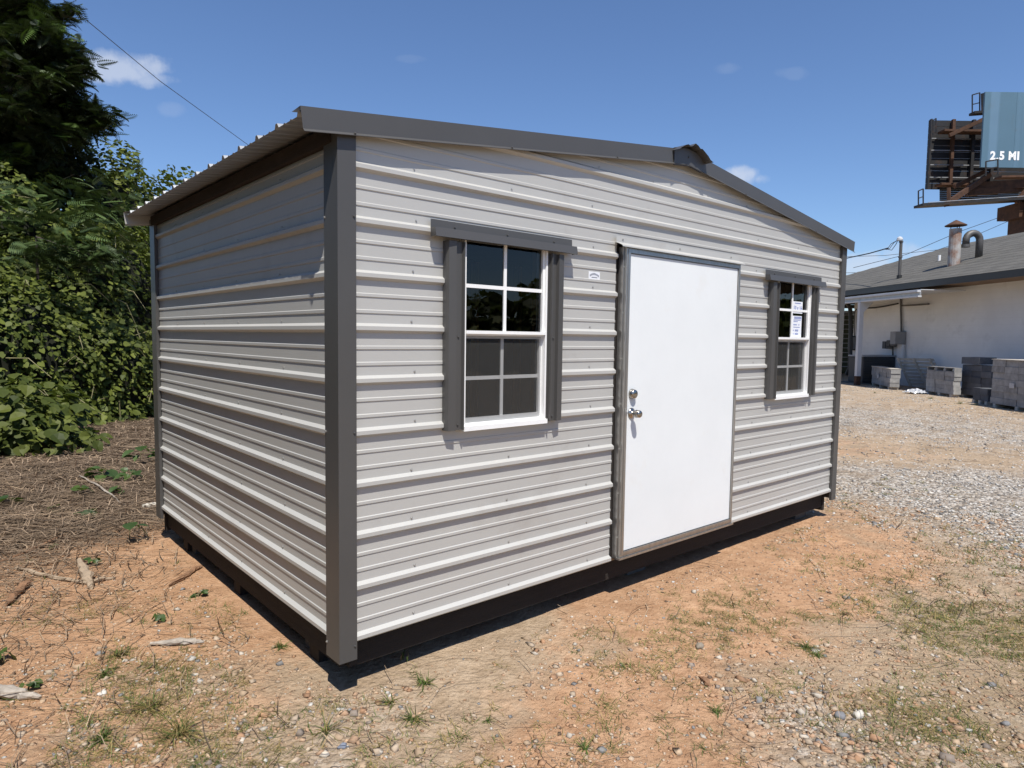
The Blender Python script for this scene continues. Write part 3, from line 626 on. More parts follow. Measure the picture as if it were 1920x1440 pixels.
# door
def door():
    x0, x1, z0, z1 = 1.806, 3.066, .270, 2.142
    d = MB().box(x0+.034, x1-.030, -.047, -.010, z0+.034, z1-.036).build('door', 'door_paint', shed, bevel=.002)
    fr = MB(); fr.box(x0, x0+.031, -.052, .03, z0, z1); fr.box(x1-.027, x1, -.052, .03, z0, z1); fr.box(x0+.031, x1-.027, -.052, .03, z1-.033, z1); fr.box(x0+.031, x1-.027, -.052, .03, z0, z0+.031)
    f = fr.build('door_frame', 'aluminium', shed, bevel=.0015)
    lp = MB(); lp.box(x0+.012, x0+.031, -.056, -.0523, z0+.012, z1-.012); lp.box(x1-.027, x1-.012, -.056, -.0523, z0+.012, z1-.012); lp.box(x0+.031, x1-.027, -.056, -.0523, z1-.033, z1-.014); lp.box(x0+.031, x1-.027, -.056, -.0523, z0+.014, z0+.031)
    lp.build('frame_lip', 'aluminium', f)
    MB().box(x0-.012, x0-.002, -.034, .0, z0-.008, z1).build('frame_flange', 'aluminium', f)
    for i in range(7): MB().box(x0-.0135, x0+.001, -.0355, -.030, z0+.12+i*.272, z0+.128+i*.272).build('frame_clip', 'screw_steel', f)
    MB().box(x0-.01, x1+.01, -.060, .02, z0-.014, z0-.001).build('threshold', 'aluminium', f)
    kx = 1.888
    k = MB().lathe([(0, .033), (.004, .033), (.010, .027), (.014, .014), (.030, .0125), (.034, .020), (.040, .0245), (.066, .0225), (.071, .018), (.072, .004)], (kx, -.0472, 1.150), (0, -1, 0), 20).build('door_knob', 'nickel', d, smooth=True)
    MB().lathe([(0, .031), (.006, .031), (.026, .026), (.029, .022), (.030, .003)], (kx, -.0472, 1.268), (0, -1, 0), 20).build('deadbolt', 'nickel', d, smooth=True)
    MB().box(x0+.026, x0+.036, -.060, -.0475, 1.150, 1.160).build('strike_plate', 'galv', d)
    pr = [(-.0215, 2.205), (-.0225, 2.168), (-.070, 2.146), (-.071, 2.138)]
    m = MB(); m.sweep(pr, (1.742, 0, 0), (3.092, 0, 0), (0, 1, 0), (0, 0, 1)); m.build('door_header', 'siding', shed)
    for x in (1.80, 2.37, 2.98): screw((x, -.0228, 2.186), (0, -1, 0))
door()
MB().box(1.752, 1.800, .006, .045, .24, 2.17).build('gap_blocker', 'treated_wood', shed); MB().box(3.070, 3.098, .006, .045, .24, 2.17).build('gap_blocker', 'treated_wood', shed)  # dark strips added behind the door gaps to stop light leaking through
# stickers and signs on the shed
st = thing('maker_sticker', 'small white printed sticker on siding left of the door', 'sticker', (1.58, -.002, 1.935))
MB().box(1.532, 1.626, -.0025, -.0008, 1.937, 1.982).build('backing', 'paper', st)
def ink_line(o, mt, pts, y, th, nm='print'):
    m = MB()
    for (xa, za), (xb, zb) in zip(pts[:-1], pts[1:]): m.add([(xa, y, za-th/2), (xb, y, zb-th/2), (xb, y, zb+th/2), (xa, y, za+th/2)], [(0, 1, 2, 3)])
    return m.build(nm, mt, o)
rs = random.Random(4)
m = MB()
for i in range(10):          # arched row of letter strokes, too small to read
    x = 1.541+i*.0078; z = 1.960+.010*(1-((i-4.5)/4.5)**2)
    m.add([(x, -.0032, z-.006), (x+.0055, -.0032, z-.006), (x+.0055, -.0032, z+.006-.004*rs.random()), (x, -.0032, z+.006)], [(0, 1, 2, 3)])
m.build('print', 'grey_ink', st); ink_line(st, 'grey_ink', [(1.556, 1.9495), (1.580, 1.951), (1.604, 1.9495)], -.0032, .004)
sg = thing('price_sheet', 'white paper price sheet with blue print behind right window glass', 'sign', (4.1, .0, 1.62))
MB().box(3.946, 4.108, -.0088, -.0080, 1.826, 1.922).build('sheet', 'paper', sg); MB().box(3.946, 4.102, -.0088, -.0080, 1.632, 1.806).build('sheet', 'paper', sg)
def put_text(par, txt, size, x, y, z, mt, off=.0):
    me = text_mesh(txt, size, 0, off); me.materials.clear(); me.materials.append(M[mt]); o = bpy.data.objects.new('lettering', me); COL.objects.link(o); o.parent = par
    o.location = Vector((x, y, z))-Vector(par.location); o.rotation_euler = (R(90), 0, 0); return o
put_text(sg, '10 x 16', .048, 4.026, -.0095, 1.868, 'blue_ink', .0012)
ink_line(sg, 'blue_ink', [(3.975, 1.908), (4.075, 1.908)], -.0095, .006)
for z, xa, xb, th in ((1.778, 4.03, 4.15, .020), (1.760, 4.02, 4.14, .005), (1.748, 4.02, 4.09, .005), (1.722, 4.02, 4.08, .010), (1.722, 4.105, 4.125, .010), (1.702, 4.02, 4.13, .005), (1.676, 4.018, 4.03, .011), (1.676, 4.05, 4.105, .016), (1.648, 4.018, 4.03, .009), (1.648, 4.05, 4.105, .014)):
    m = MB(); xa, xb = xa-.056, xb-.056; z = z+.012 if z < 1.79 else z; x = xa
    while x < xb-.002:
        wd = .006 if th > .008 else .016; m.add([(x, -.0095, z-th/2), (min(x+wd, xb), -.0095, z-th/2), (min(x+wd, xb), -.0095, z+th/2), (x, -.0095, z+th/2)], [(0, 1, 2, 3)]); x += wd+(.0035 if th > .008 else .002)
    m.build('print', 'blue_ink', sg)

# ------------------------------------------------------------------ vegetation
KUDZU = (np.array([(0,0,0),(-.34,.10,.03),(-.47,.40,.07),(-.30,.78,.02),(0,1.08,-.10),(.30,.78,.02),(.47,.40,.07),(.34,.10,.03),(0,.5,-.04)], float),
         np.array([(0,8,1),(1,8,2),(2,8,3),(3,8,4),(4,8,5),(5,8,6),(6,8,7),(7,8,0)]))
OVAL = (np.array([(0,0,0),(-.26,.35,.05),(-.22,.72,.02),(0,1.05,-.12),(.22,.72,.02),(.26,.35,.05)], float), np.array([(0,3,2),(0,2,1),(0,5,4),(0,4,3)]))
def frames(normal, down, spin):
    """leaf axes: tip direction mostly down the slope, face towards the normal"""
    n = normal/np.linalg.norm(normal, axis=1)[:, None]; t = down-(down*n).sum(1)[:, None]*n; t /= np.linalg.norm(t, axis=1)[:, None]+1e-9
    s = np.cross(t, n); c, q = np.cos(spin)[:, None], np.sin(spin)[:, None]
    t2 = t*c+s*q; s2 = np.cross(t2, n); return s2, t2, n
def leaves_mesh(name, P, normal, down, size, tint, m, shape=KUDZU, parent=None, spin=.9):
    n = len(P); sx, ty, nz = frames(normal, down, RNG.normal(0, spin, n)); V0, F0 = shape; k = len(V0)
    curl = RNG.uniform(-.5, 1.6, n)[:, None, None]
    V = P[:, None]+size[:, None, None]*(V0[None, :, :1]*sx[:, None]+V0[None, :, 1:2]*ty[:, None]+V0[None, :, 2:]*curl*nz[:, None])
    F = (F0[None]+(np.arange(n)*k)[:, None, None]).reshape(-1, 3)
    return npmesh(name, V.reshape(-1, 3), F, np.repeat(tint, k, 0), m, parent)
def greens(n, dark=.55, light=1.7, pale=.012):
    k = RNG.beta(1.6, 2.2, n)[:, None]; c = np.array([.62, .70, .60])*(1-k)*dark*1.4+np.array([1.25, 1.12, .85])*k*light
    p = RNG.random(n) < pale; c[p] = np.array([2.6, 2.3, 1.9]); return c
def mound(u, v_top, dep, rad, ry=None):
    """a leaf mound standing on the ground below the given top"""
    t = at(u, v_top, dep); return np.array([t[0], t[1], 0.]), np.array([rad, ry or rad, t[2]])
def lump(d, seed):
    return 1+.12*np.sin(d[:,0]*5+seed)*np.sin(d[:,1]*6+seed*1.7)+.09*np.sin(d[:,2]*9+seed*2.3+d[:,0]*4)+.08*np.sin(d[:,0]*17+seed)*np.sin(d[:,2]*15-seed)
def kudzu_bush(label, c, rad, n, size, seed, core=True, group=None, thick=.16, dark=.6, light=1.75, name='kudzu_mound'):
    t = thing(name, label, 'shrub', c, group)
    d = RNG.normal(size=(int(n*2.4), 3)); d[:, 2] = np.abs(d[:, 2]); d /= np.linalg.norm(d, axis=1)[:, None]
    front = (d[:, 0]*(CAM[0]-c[0])+d[:, 1]*(CAM[1]-c[1]))/np.hypot(CAM[0]-c[0], CAM[1]-c[1])
    d = d[(front > -.35) | (d[:, 2] > .6)][:n]; k = len(d)
    depth = 1-thick*RNG.random(k)**1.3
    P = d*rad*(lump(d, seed)*depth)[:, None]; P[:, 2] = np.maximum(P[:, 2], .03)
    nrm = d/rad*rad.mean()+RNG.normal(0, .55, (k, 3))+np.array([0, 0, .55]); down = np.tile([0, 0, -1.], (k, 1))+d*.3+RNG.normal(0, .35, (k, 3))
    leaves_mesh('leaves', P, nrm, down, size*RNG.uniform(.55, 1.35, k), greens(k, dark, light), 'kudzu_leaf', KUDZU, t)['kind'] = 'stuff'
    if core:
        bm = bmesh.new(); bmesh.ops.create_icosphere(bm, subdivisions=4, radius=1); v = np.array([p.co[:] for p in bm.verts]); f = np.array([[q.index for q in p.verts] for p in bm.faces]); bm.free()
        v = v*rad*(lump(v, seed)*.85)[:, None]; v[:, 2] = np.maximum(v[:, 2], -.05); npmesh('dark_hull', v, f, None, 'shade_core', t)  # closed dark hull, the mound's inner shade put into its colour
    # runners hanging out of the mass
    rp = []
    for i in range(max(10, n//160)):
        a = RNG.normal(size=3); a[2] = abs(a[2])*.6; a /= np.linalg.norm(a); p = a*rad*1.0; q = p+np.array([RNG.normal(0, .5), RNG.normal(0, .5), RNG.uniform(-.5, .3)])
        mid = (p+q)/2+np.array([0, 0, .15]); rp.append([p, mid, q])
    mb = MB()
    for r_ in rp: mb.tube([np.array(x)+c for x in r_], [.009, .007, .004], 4, False)
    o = mb.build('runners', 'runner', t); o['kind'] = 'stuff'
    return t
mat('runner', (.20, .18, .09), .8, .3, 8)
KB = [  # label, u, v of the top, depth, radii, leaves, leaf size, seed
 ('tall kudzu covered mound behind the far eave of the shed', 345, 350, 19.0, 3.7, 3.0, 17000, .105, 1.0),
 ('kudzu mound with pale leaf tips below the tree fronds', 195, 318, 16.5, 2.7, 2.4, 17000, .10, 2.2),
 ('kudzu mound filling the left picture edge under the dark tree', 50, 322, 14.0, 2.8, 2.2, 15000, .092, 3.1),
 ('broad kudzu slope in the middle of the bank', 120, 410, 13.2, 2.2, 1.8, 12000, .088, 4.4),
 ('kudzu shoulder beside the dark hollow at the shed corner', 205, 440, 15.2, 1.5, 1.5, 7000, .092, 5.7),
 ('low kudzu skirt at the foot of the bank, left edge', -30, 480, 11.2, 2.0, 1.5, 9000, .085, 6.3),
 ('low kudzu skirt right of the dead vine slope', 255, 632, 15.6, 1.9, 1.2, 6000, .09, 7.9),
 ('low kudzu skirt in front of the bank, centre', 120, 575, 12.0, 1.7, 1.2, 9000, .085, 8.6),
 ('kudzu clump against the far corner trim of the shed', 305, 655, 16.4, 1.2, 1.0, 4000, .09, 9.4)]
for lb, u, v, dep, ra, rb, n, sz, sd in KB:
    c, r_ = mound(u, v, dep, ra, rb); kudzu_bush(lb, c, r_, n, sz, sd, group='kudzu mounds along the bank')
# nearest patch: its big leaves are pieces one can pick apart
def near_patch():
    c = G(20, 838); t = thing('kudzu_patch', 'near kudzu patch with large separate leaves on dead vines', 'shrub', c)
    shapes = []
    for i in range(6):
        V0, F0 = KUDZU; v = V0.copy(); v[:, 2] *= RNG.uniform(.3, 2.2); v[:, 0] *= RNG.uniform(.85, 1.12)
        me = bpy.data.meshes.new('leaf'); me.from_pydata([tuple(p) for p in v], [], [tuple(map(int, f)) for f in F0]); a = me.color_attributes.new('tint', 'FLOAT_COLOR', 'POINT')
        col = np.ones((9, 4), np.float32); col[:, :3] = greens(1, .6, 1.45, 0)[0]; a.data.foreach_set('color', col.ravel()); me.materials.append(M['kudzu_leaf']); shapes.append(me)
    rad = np.array([1.15, 1.5, .95])
    d = RNG.normal(size=(290, 3)); d[:, 2] = np.abs(d[:, 2])*.8; d /= np.linalg.norm(d, axis=1)[:, None]
    P = d*rad*(lump(d, 2.0)*(1-.3*RNG.random(290)**1.5))[:, None]; P[:, 2] = np.maximum(P[:, 2], .05)
    nrm = d+RNG.normal(0, .45, (290, 3))+np.array([-.1, -.2, .75]); down = np.tile([0, 0, -1.], (290, 1))+d*.5
    sx, ty, nz = frames(nrm, down, RNG.normal(0, .8, 290))
    for i in range(290):
        o = bpy.data.objects.new('leaf', shapes[i % 6]); COL.objects.link(o); o.parent = t; s = RNG.uniform(.10, .19)
        o.matrix_local = Matrix(((sx[i,0]*s, ty[i,0]*s, nz[i,0]*s, P[i,0]), (sx[i,1]*s, ty[i,1]*s, nz[i,1]*s, P[i,1]), (sx[i,2]*s, ty[i,2]*s, nz[i,2]*s, P[i,2]), (0, 0, 0, 1)))
    n = 2600; d = RNG.normal(size=(n, 3)); d[:, 2] = np.abs(d[:, 2])*.8; d /= np.linalg.norm(d, axis=1)[:, None]
    P = d*rad*(lump(d, 2.0)*(.9-.4*RNG.random(n)))[:, None]; P[:, 2] = np.maximum(P[:, 2], .04)
    leaves_mesh('leaves', P, d+RNG.normal(0, .5, (n, 3))+np.array([0, 0, .7]), np.tile([0, 0, -1.], (n, 1))+d*.4, RNG.uniform(.06, .13, n), greens(n, .5, 1.3, .03), 'kudzu_leaf', KUDZU, t)['kind'] = 'stuff'
near_patch()
# the dark tree with drooping feathered fronds
def frond_shape(pairs=11):
    V = []; F = []
    for i in range(pairs):
        t = (i+.7)/pairs; y = t; z = -.22*t*t; ln = .40*math.sin(math.pi*min(1, .16+.84*t))**.6*(1.15-.5*t)
        for s in (-1, 1):
            k = len(V); V += [(0, y, z), (s*ln*.55, y+.075, z-.02), (s*ln, y+.12, z-.09), (s*ln*.5, y-.015, z-.035)]; F += [(k, k+1, k+2), (k, k+2, k+3)]
    k = len(V); V += [(-.008, 0, 0), (.008, 0, 0), (0, 1, -.22)]; F += [(k, k+1, k+2)]
    return np.array(V, float), np.array(F)
FROND = frond_shape()
def dark_tree():
    base = at(-40, 900, 15.5); base[2] = 0
    t = thing('feathery_tree', 'tall dark tree with drooping feathery fronds at upper left', 'tree', base)
    P = []; D = []; mb = MB(); tr = np.array([base, base+[.05, .05, 2.4], base+[.1, .0, 4.8], base+[.05, -.1, 7.5], base+[0, 0, 10.]])
    MB().tube(tr, [.22, .18, .14, .09, .03], 10).build('trunk', 'trunk', t, smooth=True)
    # boughs: (pixel of the tip, depth, height on the trunk)
    boughs = [(120,15,13.2,7.8),(145,95,13.4,6.7),(140,150,13.1,6.3),(205,228,13.6,5.6),(190,205,13.4,5.8),(160,120,13.2,6.6),(120,240,13.0,5.2),(80,50,12.6,7.2),(70,140,12.4,6.4),(40,200,12.5,5.8),(10,110,12.2,7.0),(-30,50,12.4,7.8),(40,0,12.8,8.4),(-40,210,12.6,5.6),
              (70,290,13.4,4.4),(20,280,13.0,4.4),(-50,290,13.4,4.4),(100,190,13.8,6.0),(60,-70,13.0,9.2),(-30,-100,13.2,10.0),(110,-60,13.6,9.0),(40,240,14.2,5.2),(0,170,14.4,6.4),(80,110,14.2,6.8),(40,80,14.4,7.4),(150,190,13.5,5.9),(110,80,13.0,7.0)]
    for u, v, dep, hz in boughs:
        tip = at(u, v, dep); root = base+np.array([0, 0, max(hz-1.0, 2.5)]); mid = (root+tip)/2+np.array([0, 0, .55]); tip_in = tip*.86+root*.14
        mb.tube([root, mid, tip_in], [.06, .04, .012], 5, False)
        out = tip-root; out[2] = 0; ol = np.linalg.norm(out)+1e-6; out /= ol
        for i in range(330):
            s = RNG.random()**.55; p = (1-s)**2*root+2*s*(1-s)*mid+s*s*tip; p = p+np.clip(RNG.normal(0, .30, 3), -.42, .42)*np.array([1, 1, .6])*(1.05-.55*s)
            h = out*RNG.uniform(.2, 1)+RNG.normal(0, .55, 3)*np.array([1, 1, .2]); h[2] = -RNG.uniform(.45, 1.5); P.append(p); D.append(h)
    P, D = np.array(P), np.array(D); n = len(P)
    nrm = np.tile([0, 0, 1.], (n, 1))+RNG.normal(0, .35, (n, 3)); tint = np.array([.75, .8, .7])*RNG.uniform(.5, 1.15, (n, 1)); hi = (RNG.random(n) < .16); tint[hi] = np.array([2.2, 2.7, 1.2])*RNG.uniform(.7, 1.2, (hi.sum(), 1))
    leaves_mesh('crown', P-base, nrm, D, RNG.uniform(.20, .42, n), tint, 'frond', FROND, t, .5)['kind'] = 'stuff'
    o = mb.build('limbs', 'trunk', t); o['kind'] = 'stuff'
    # dense inner foliage
    n = 9000; c = at(10, 150, 14.3)-base; d = RNG.normal(size=(n, 3)); d /= np.linalg.norm(d, axis=1)[:, None]; Q = c+d*np.array([1.35, 1.2, 2.0])*(RNG.random(n)**.45)[:, None]
    c2 = at(0, 330, 14.0)-base; k = n//3; Q[:k] = c2+d[:k]*np.array([1.2, 1.1, 1.2])*(RNG.random(k)**.4)[:, None]; c3 = at(95, 312, 14.6)-base; Q[:k//2] = c3+d[:k//2]*np.array([.9, .8, 1.0])*(RNG.random(k//2)**.4)[:, None]
    leaves_mesh('inner_leaves', Q, RNG.normal(0, 1, (n, 3))+[0, 0, .5], np.tile([0, 0, -1.], (n, 1))+RNG.normal(0, .5, (n, 3)), RNG.uniform(.12, .24, n), np.tile([.7, .75, .7], (n, 1))*RNG.uniform(.5, 1.1, (n, 1)), 'frond', OVAL, t)['kind'] = 'stuff'
dark_tree()
# feathery branch hanging out of the bank
def branch():
    b = at(70, 470, 11.6); root = np.array([b[0], b[1]+.6, 0.])
    t = thing('feathery_sapling', 'feathery sapling branch arching out of the kudzu bank', 'tree', root)
    MB().tube([root, root+[.05, -.1, 1.4], b+[.0, .1, .25], at(170, 478, 11.4)], [.04, .03, .02, .006], 6, False).build('stem', 'trunk', t)
    n = 330; P = np.array([at(RNG.uniform(-20, 265), RNG.normal(405, 42), 11.2+1.9*RNG.random()) for _ in range(n)]); P[:110] = np.array([at(RNG.uniform(40, 200), RNG.normal(475, 14), 11.2) for _ in range(110)]); D = np.tile(AXR*.8, (n, 1))+RNG.normal(0, .5, (n, 3)); D[:, 2] = -RNG.uniform(.1, .6, n)
    leaves_mesh('fronds', P-root, np.tile([0, 0, 1.], (n, 1))+RNG.normal(0, .4, (n, 3)), D, RNG.uniform(.20, .40, n), np.tile([2.1, 2.4, 1.7], (n, 1))*RNG.uniform(.5, 1.2, (n, 1)), 'frond', FROND, t, .4)['kind'] = 'stuff'
branch()
# small plants standing on the clay and in the dead vines
SHAPE_LEAF = []
for i in range(4):
    V0, F0 = KUDZU; v = V0.copy(); v[:, 2] *= (.6, 1.4, 2.4, -1.2)[i]
    me = bpy.data.meshes.new('leaf'); me.from_pydata([tuple(p) for p in v], [], [tuple(map(int, f)) for f in F0]); a = me.color_attributes.new('tint', 'FLOAT_COLOR', 'POINT'); c = np.ones((9, 4), np.float32); c[:, :3] = [(.7,.75,.7),(1,1,1),(1.3,1.2,1.1),(.55,.6,.55)][i]; a.data.foreach_set('color', c.ravel()); me.materials.append(M['weed_leaf']); SHAPE_LEAF.append(me)
def sprout(label, u, v, n, size, hgt, tip=0, name='kudzu_sprout', spread=.5, shapes=(0, 1, 2)):
    p = G(u, v); p[2] = float(height(np.array([p[0]]), np.array([p[1]]))[0])
    t = thing(name, label, 'plant', p, 'young plants by the shed'); rs = random.Random(int(u*7+v))
    stem = MB(); lean = np.array([rs.uniform(-.3, .3), rs.uniform(-.3, .3), 1])*hgt
    stem.tube([p, p+lean*.5, p+lean], [.004, .003, .002], 5, False)
    for i in range(n):
        a = rs.random()*6.283+i*2.4; f = rs.uniform(.35, 1); q = p+lean*f+np.array([math.cos(a), math.sin(a), 0])*hgt*spread*rs.uniform(.3, 1); stem.tube([p+lean*f, q], [.002, .0015], 4, False)
        o = bpy.data.objects.new('leaf', SHAPE_LEAF[rs.choice(shapes)]); COL.objects.link(o); o.parent = t; o.location = q-p; s = size*rs.uniform(.6, 1.15); o.scale = (s, s, s)
        o.rotation_euler = (rs.uniform(-.9, .5)-tip, rs.uniform(-.5, .5), a-math.pi/2)
    stem.build('stem', 'runner', t)
sprout('upright kudzu sprout on bare clay near the far shed corner', 242, 1012, 4, .11, .15)
sprout('dark broad leaved sprout left of the clay sprout', 168, 968, 5, .14, .07, .3)
sprout('two leaf sprout on dead vines', 92, 966, 3, .13, .06, .3, shapes=(0, 3))
sprout('dark sprout cut by the left picture edge', 18, 950, 4, .15, .10, .2, shapes=(0, 3))
sprout('leafy weed in the dead vines beside the shed wall', 190, 902, 9, .13, .16)
sprout('tall leafy weed nearest the far corner trim', 262, 872, 9, .14, .24)
sprout('leafy weed halfway up the dead vine slope', 243, 905, 8, .12, .14)
sprout('pale weed at the foot of the dead vine slope', 155, 932, 6, .11, .10)
sprout('pale weed low beside the far corner trim', 232, 928, 6, .10, .10)
sprout('small green seedling above the twisted root', 172, 1058, 9, .045, .05, .3, 'seedling')
sprout('small seedling between two pebbly patches', 296, 1165, 6, .04, .05, .2, 'seedling')
sprout('small seedling close to the shed side shadow', 372, 1118, 7, .04, .04, .2, 'seedling')
sprout('small seedling on clay left of the dry bark', 100, 1028, 6, .035, .03, .2, 'seedling')
sprout('green seedling at the left picture edge', 8, 1240, 5, .06, .06, .2, 'seedling')
sprout('seedling low at left beside the grey driftwood', 52, 1292, 6, .04, .04, .2, 'seedling')
def tuft(label, u, v, n, ln, green=.6, flat=.4):
    p = G(u, v); p[2] = float(height(np.array([p[0]]), np.array([p[1]]))[0]); rs = np.random.default_rng(int(u*3+v))
    base = p+np.stack([rs.normal(0, ln*.10, n), rs.normal(0, ln*.10, n), np.zeros(n)], -1); g = rs.random(n) < green
    cols = np.where(g[:, None], np.array([.50, .80, .42]), np.array([1.6, 1.3, 1.15]))*rs.uniform(.6, 1.2, (n, 1))
    o = ribbons('grass_tuft', base-p, rs.random(n)*6.283, ln*rs.uniform(.5, 1.15, n), np.full(n, .0042), rs.uniform(.1, .8, n), rs.uniform(flat-.3, .97, n), cols, 'grass_blade', 4)
    o.location = p; tag(o, label, 'grass tuft', 'grass tufts in the foreground')
tuft('spiky green grass tuft in the bottom foreground centre', 775, 1352, 40, .10, .9, .35)
tuft('low weedy tuft just outside the front shadow of the shed', 795, 1282, 60, .08, .8, .3)
tuft('thin upright tuft between the front shadow and gravel', 732, 1318, 26, .10, .5, .6)
tuft('dry tuft left of the bottom gravel patch', 612, 1372, 34, .13, .4, .6)
tuft('small tuft near the right of the bottom pebbles', 915, 1352, 22, .05, .8, .3)
tuft('fan of green grass at the bottom middle edge', 1098, 1402, 36, .07, .9, .3)
tuft('tangled dry grass clump at lower left', 285, 1330, 90, .14, .35, .6)
tuft('tall sparse grass clump left of centre bottom', 335, 1378, 80, .15, .4, .7)
tuft('green clump by the weathered bark strip', 195, 1265, 40, .10, .85, .5)
tuft('grey green clump above the weathered bark strip', 225, 1228, 70, .10, .5, .4)
tuft('green clump by the near corner block', 528, 1212, 40, .07, .9, .4)
tuft('dark weedy clump on clay right of centre', 1510, 1218, 90, .09, .75, .3)
tuft('flat dark weedy clump just below a bigger weedy clump on clay', 1530, 1232, 60, .07, .8, .2)
tuft('small green clump at lower right on gravel', 1345, 1330, 40, .06, .9, .3)
tuft('green clump on the lower left corner clay', 190, 1388, 60, .08, .85, .4)
tuft('pair of thin stalks in the front shed shadow', 752, 1238, 8, .15, .7, .9)

# ------------------------------------------------------------------ white building at the right
WD = np.array([.612, .791, 0.]); WD /= np.linalg.norm(WD); WN = np.array([-WD[1], WD[0], 0.])       # along the wall (away), out of the wall (into the yard)
W0 = np.array([23.0, 2.53, 0.]); UP = np.array([0, 0, 1.])
def wp(t, out, z): return W0+WD*t+WN*out+UP*z
def on_wall(u, v, out=0.):
    d = ray(u, v); return CAM+d*(((W0+WN*out-CAM)@WN)/(d@WN))
def wt(p): return float((np.asarray(p)-W0)@WD)
OVER, BACK, ZE, ZR_ = 1.25, 5.4, 3.66, 6.0
T_R = wt(onz(1803, 460, ZR_)); T_C = T_R+BACK+OVER; T_W = min(T_C-OVER, wt(on_wall(1599, 640))); T_N = -9.
bld = thing('white_building', 'long white block building with grey hipped shingle roof at right edge', 'building', wp(2, -2, 0))
zc_, k = 0., 0
while zc_ < 3.5:
    h = min(.2, 3.52-zc_); m = MB(); a, b = wp(T_N, 0, zc_+.0015), wp(T_W, 0, zc_+.0015)
    m.obox((a+b)/2+UP*(h/2-.0015)-WN*(.1+.003*((k*7) % 3)), WD*(T_W-T_N)/2, WN*.1, UP*(h/2-.0015)); k += 1; m.build('block_course', 'white_brick', bld); zc_ += .2
m = MB(); a, b = wp(T_N, -.108, 0), wp(T_W, -.108, 0); m.obox((a+b)/2+UP*1.76, WD*((T_W-T_N)/2-.01), WN*.1, UP*1.75); m.build('wall_core', 'mortar', bld)
m = MB(); a, b = wp(T_W, -.2, 0), wp(T_W, -2*BACK, 0); m.obox((a+b)/2+UP*1.75-WD*.1, WN*(2*BACK-.2)/2, WD*.1, UP*1.75); m.build('end_wall', 'white_brick', bld)
e0, e1, r0, r1 = wp(T_N-1, OVER, ZE), wp(T_C, OVER, ZE), wp(T_N-1, -BACK, ZR_), wp(T_R, -BACK, ZR_); b0, b1 = wp(T_N-1, -2*BACK-OVER, ZE), wp(T_C, -2*BACK-OVER, ZE)
rf = MB().add([e0, e1, r1, r0, b0, b1], [(0, 1, 2, 3), (1, 5, 2), (3, 2, 5, 4)]).build('roof', 'shingle', bld)
RN = np.cross(e1-e0, r0-e0); RN /= np.linalg.norm(RN); RN = RN if RN[2] > 0 else -RN
def on_roof(u, v):
    d = ray(u, v); return CAM+d*(((e0-CAM)@RN)/(d@RN))
for i in range(1, 16):      # shingle courses as thin steps
    f = i/16; a, b = e0*(1-f)+r0*f+RN*.001, e1*(1-f)+r1*f+RN*.001; m = MB(); sl = (r0-e0)/np.linalg.norm(r0-e0)
    m.obox((a+b)/2, (b-a)/2, sl*.2, RN*.003); m.build('shingle_course', 'shingle', rf)
m = MB(); m.bar(e0-UP*.11, e1-UP*.11, .03, .20); m.build('fascia', 'fascia', bld)
m = MB(); m.bar(e1-UP*.11, wp(T_C, -2*BACK-OVER, ZE-.11), .03, .20); m.build('fascia', 'fascia', bld)
m = MB(); a, b = wp(T_N, OVER/2, 3.49), wp(T_C-.05, OVER/2, 3.49); m.obox((a+b)/2, WD*(T_C-T_N-.1)/2, WN*(OVER/2-.02), UP*.012); m.build('soffit', 'soffit', bld)
# roof furniture
p = on_roof(1788, 497); t = thing('vent_stack', 'rusty galvanised vent stack with conical cap on grey roof', 'vent', p); hh = (497-430)/FPX*float((p-CAM)@AXF)
MB().tube([p-UP*.1, p+UP*hh], .19, 16).build('stack', 'rusty_galv', t, smooth=False)
MB().lathe([(0, .34), (.02, .34), (.20, .03), (.21, .005)], p+UP*(hh+.10), (0, 0, 1), 16).build('cap', 'rust', t)
for a in range(3): q = np.array([math.cos(a*2.1), math.sin(a*2.1), 0])*.15; MB().bar(p+q+UP*(hh-.05), p+q+UP*(hh+.12), .02).build('strut', 'rust', t)
p = on_roof(1835, 482); t = thing('gooseneck_vent', 'grey gooseneck vent pipe curving left on grey roof', 'vent', p); hh = (482-437)/FPX*float((p-CAM)@AXF)
arc = [p-UP*.1, p+UP*(hh-.25)]+[p+UP*(hh-.25)+AXR*(-.24+.24*math.cos(a))+UP*.24*math.sin(a) for a in np.linspace(.3, 2.9, 8)]+[p+UP*(hh-.42)-AXR*.48]
MB().tube(arc, .115, 14).build('pipe', 'galv_dark', t, smooth=True) if 'galv_dark' in M else None
mat('galv_dark', (.11, .105, .10), .55, .15, 4, metal=.4)
MB().tube(arc, .115, 14).build('pipe', 'galv_dark', t, smooth=True); MB().tube([p+UP*(hh-.40)-AXR*.48, p+UP*(hh-.50)-AXR*.48], .135, 14).build('rim', 'galv_dark', t)
p = on_roof(1761, 489); o = MB().tube([p-UP*.1, p+UP*.22], .05, 10).build('plastic_vent', 'vinyl'); tag(o, 'short white plastic vent pipe on grey roof left of vent stack', 'vent')
p = on_roof(1686, 522); t = thing('service_mast', 'thin grey service mast with weatherhead above the roof edge', 'mast', p); dm = float((p-CAM)@AXF); hh = (522-452)/FPX*dm
MB().tube([p-UP*.6, p+UP*hh], .055, 10).build('pole', 'galv_dark', t); MB().lathe([(0, .10), (.05, .11), (.12, .08), (.15, .02)], p+UP*hh-AXR*.05, (-.3, 0, 1), 12).build('weatherhead', 'white_metal', t)
MB().tube([p-UP*.02, p+UP*.12], .09, 10).build('boot', 'black_pipe', t)
for k in range(2): MB().tube([p+UP*hh*(.55+.4*k), p+UP*(hh*(.55+.4*k)+.05)], .075, 10).build('clamp', 'galv_dark', t)
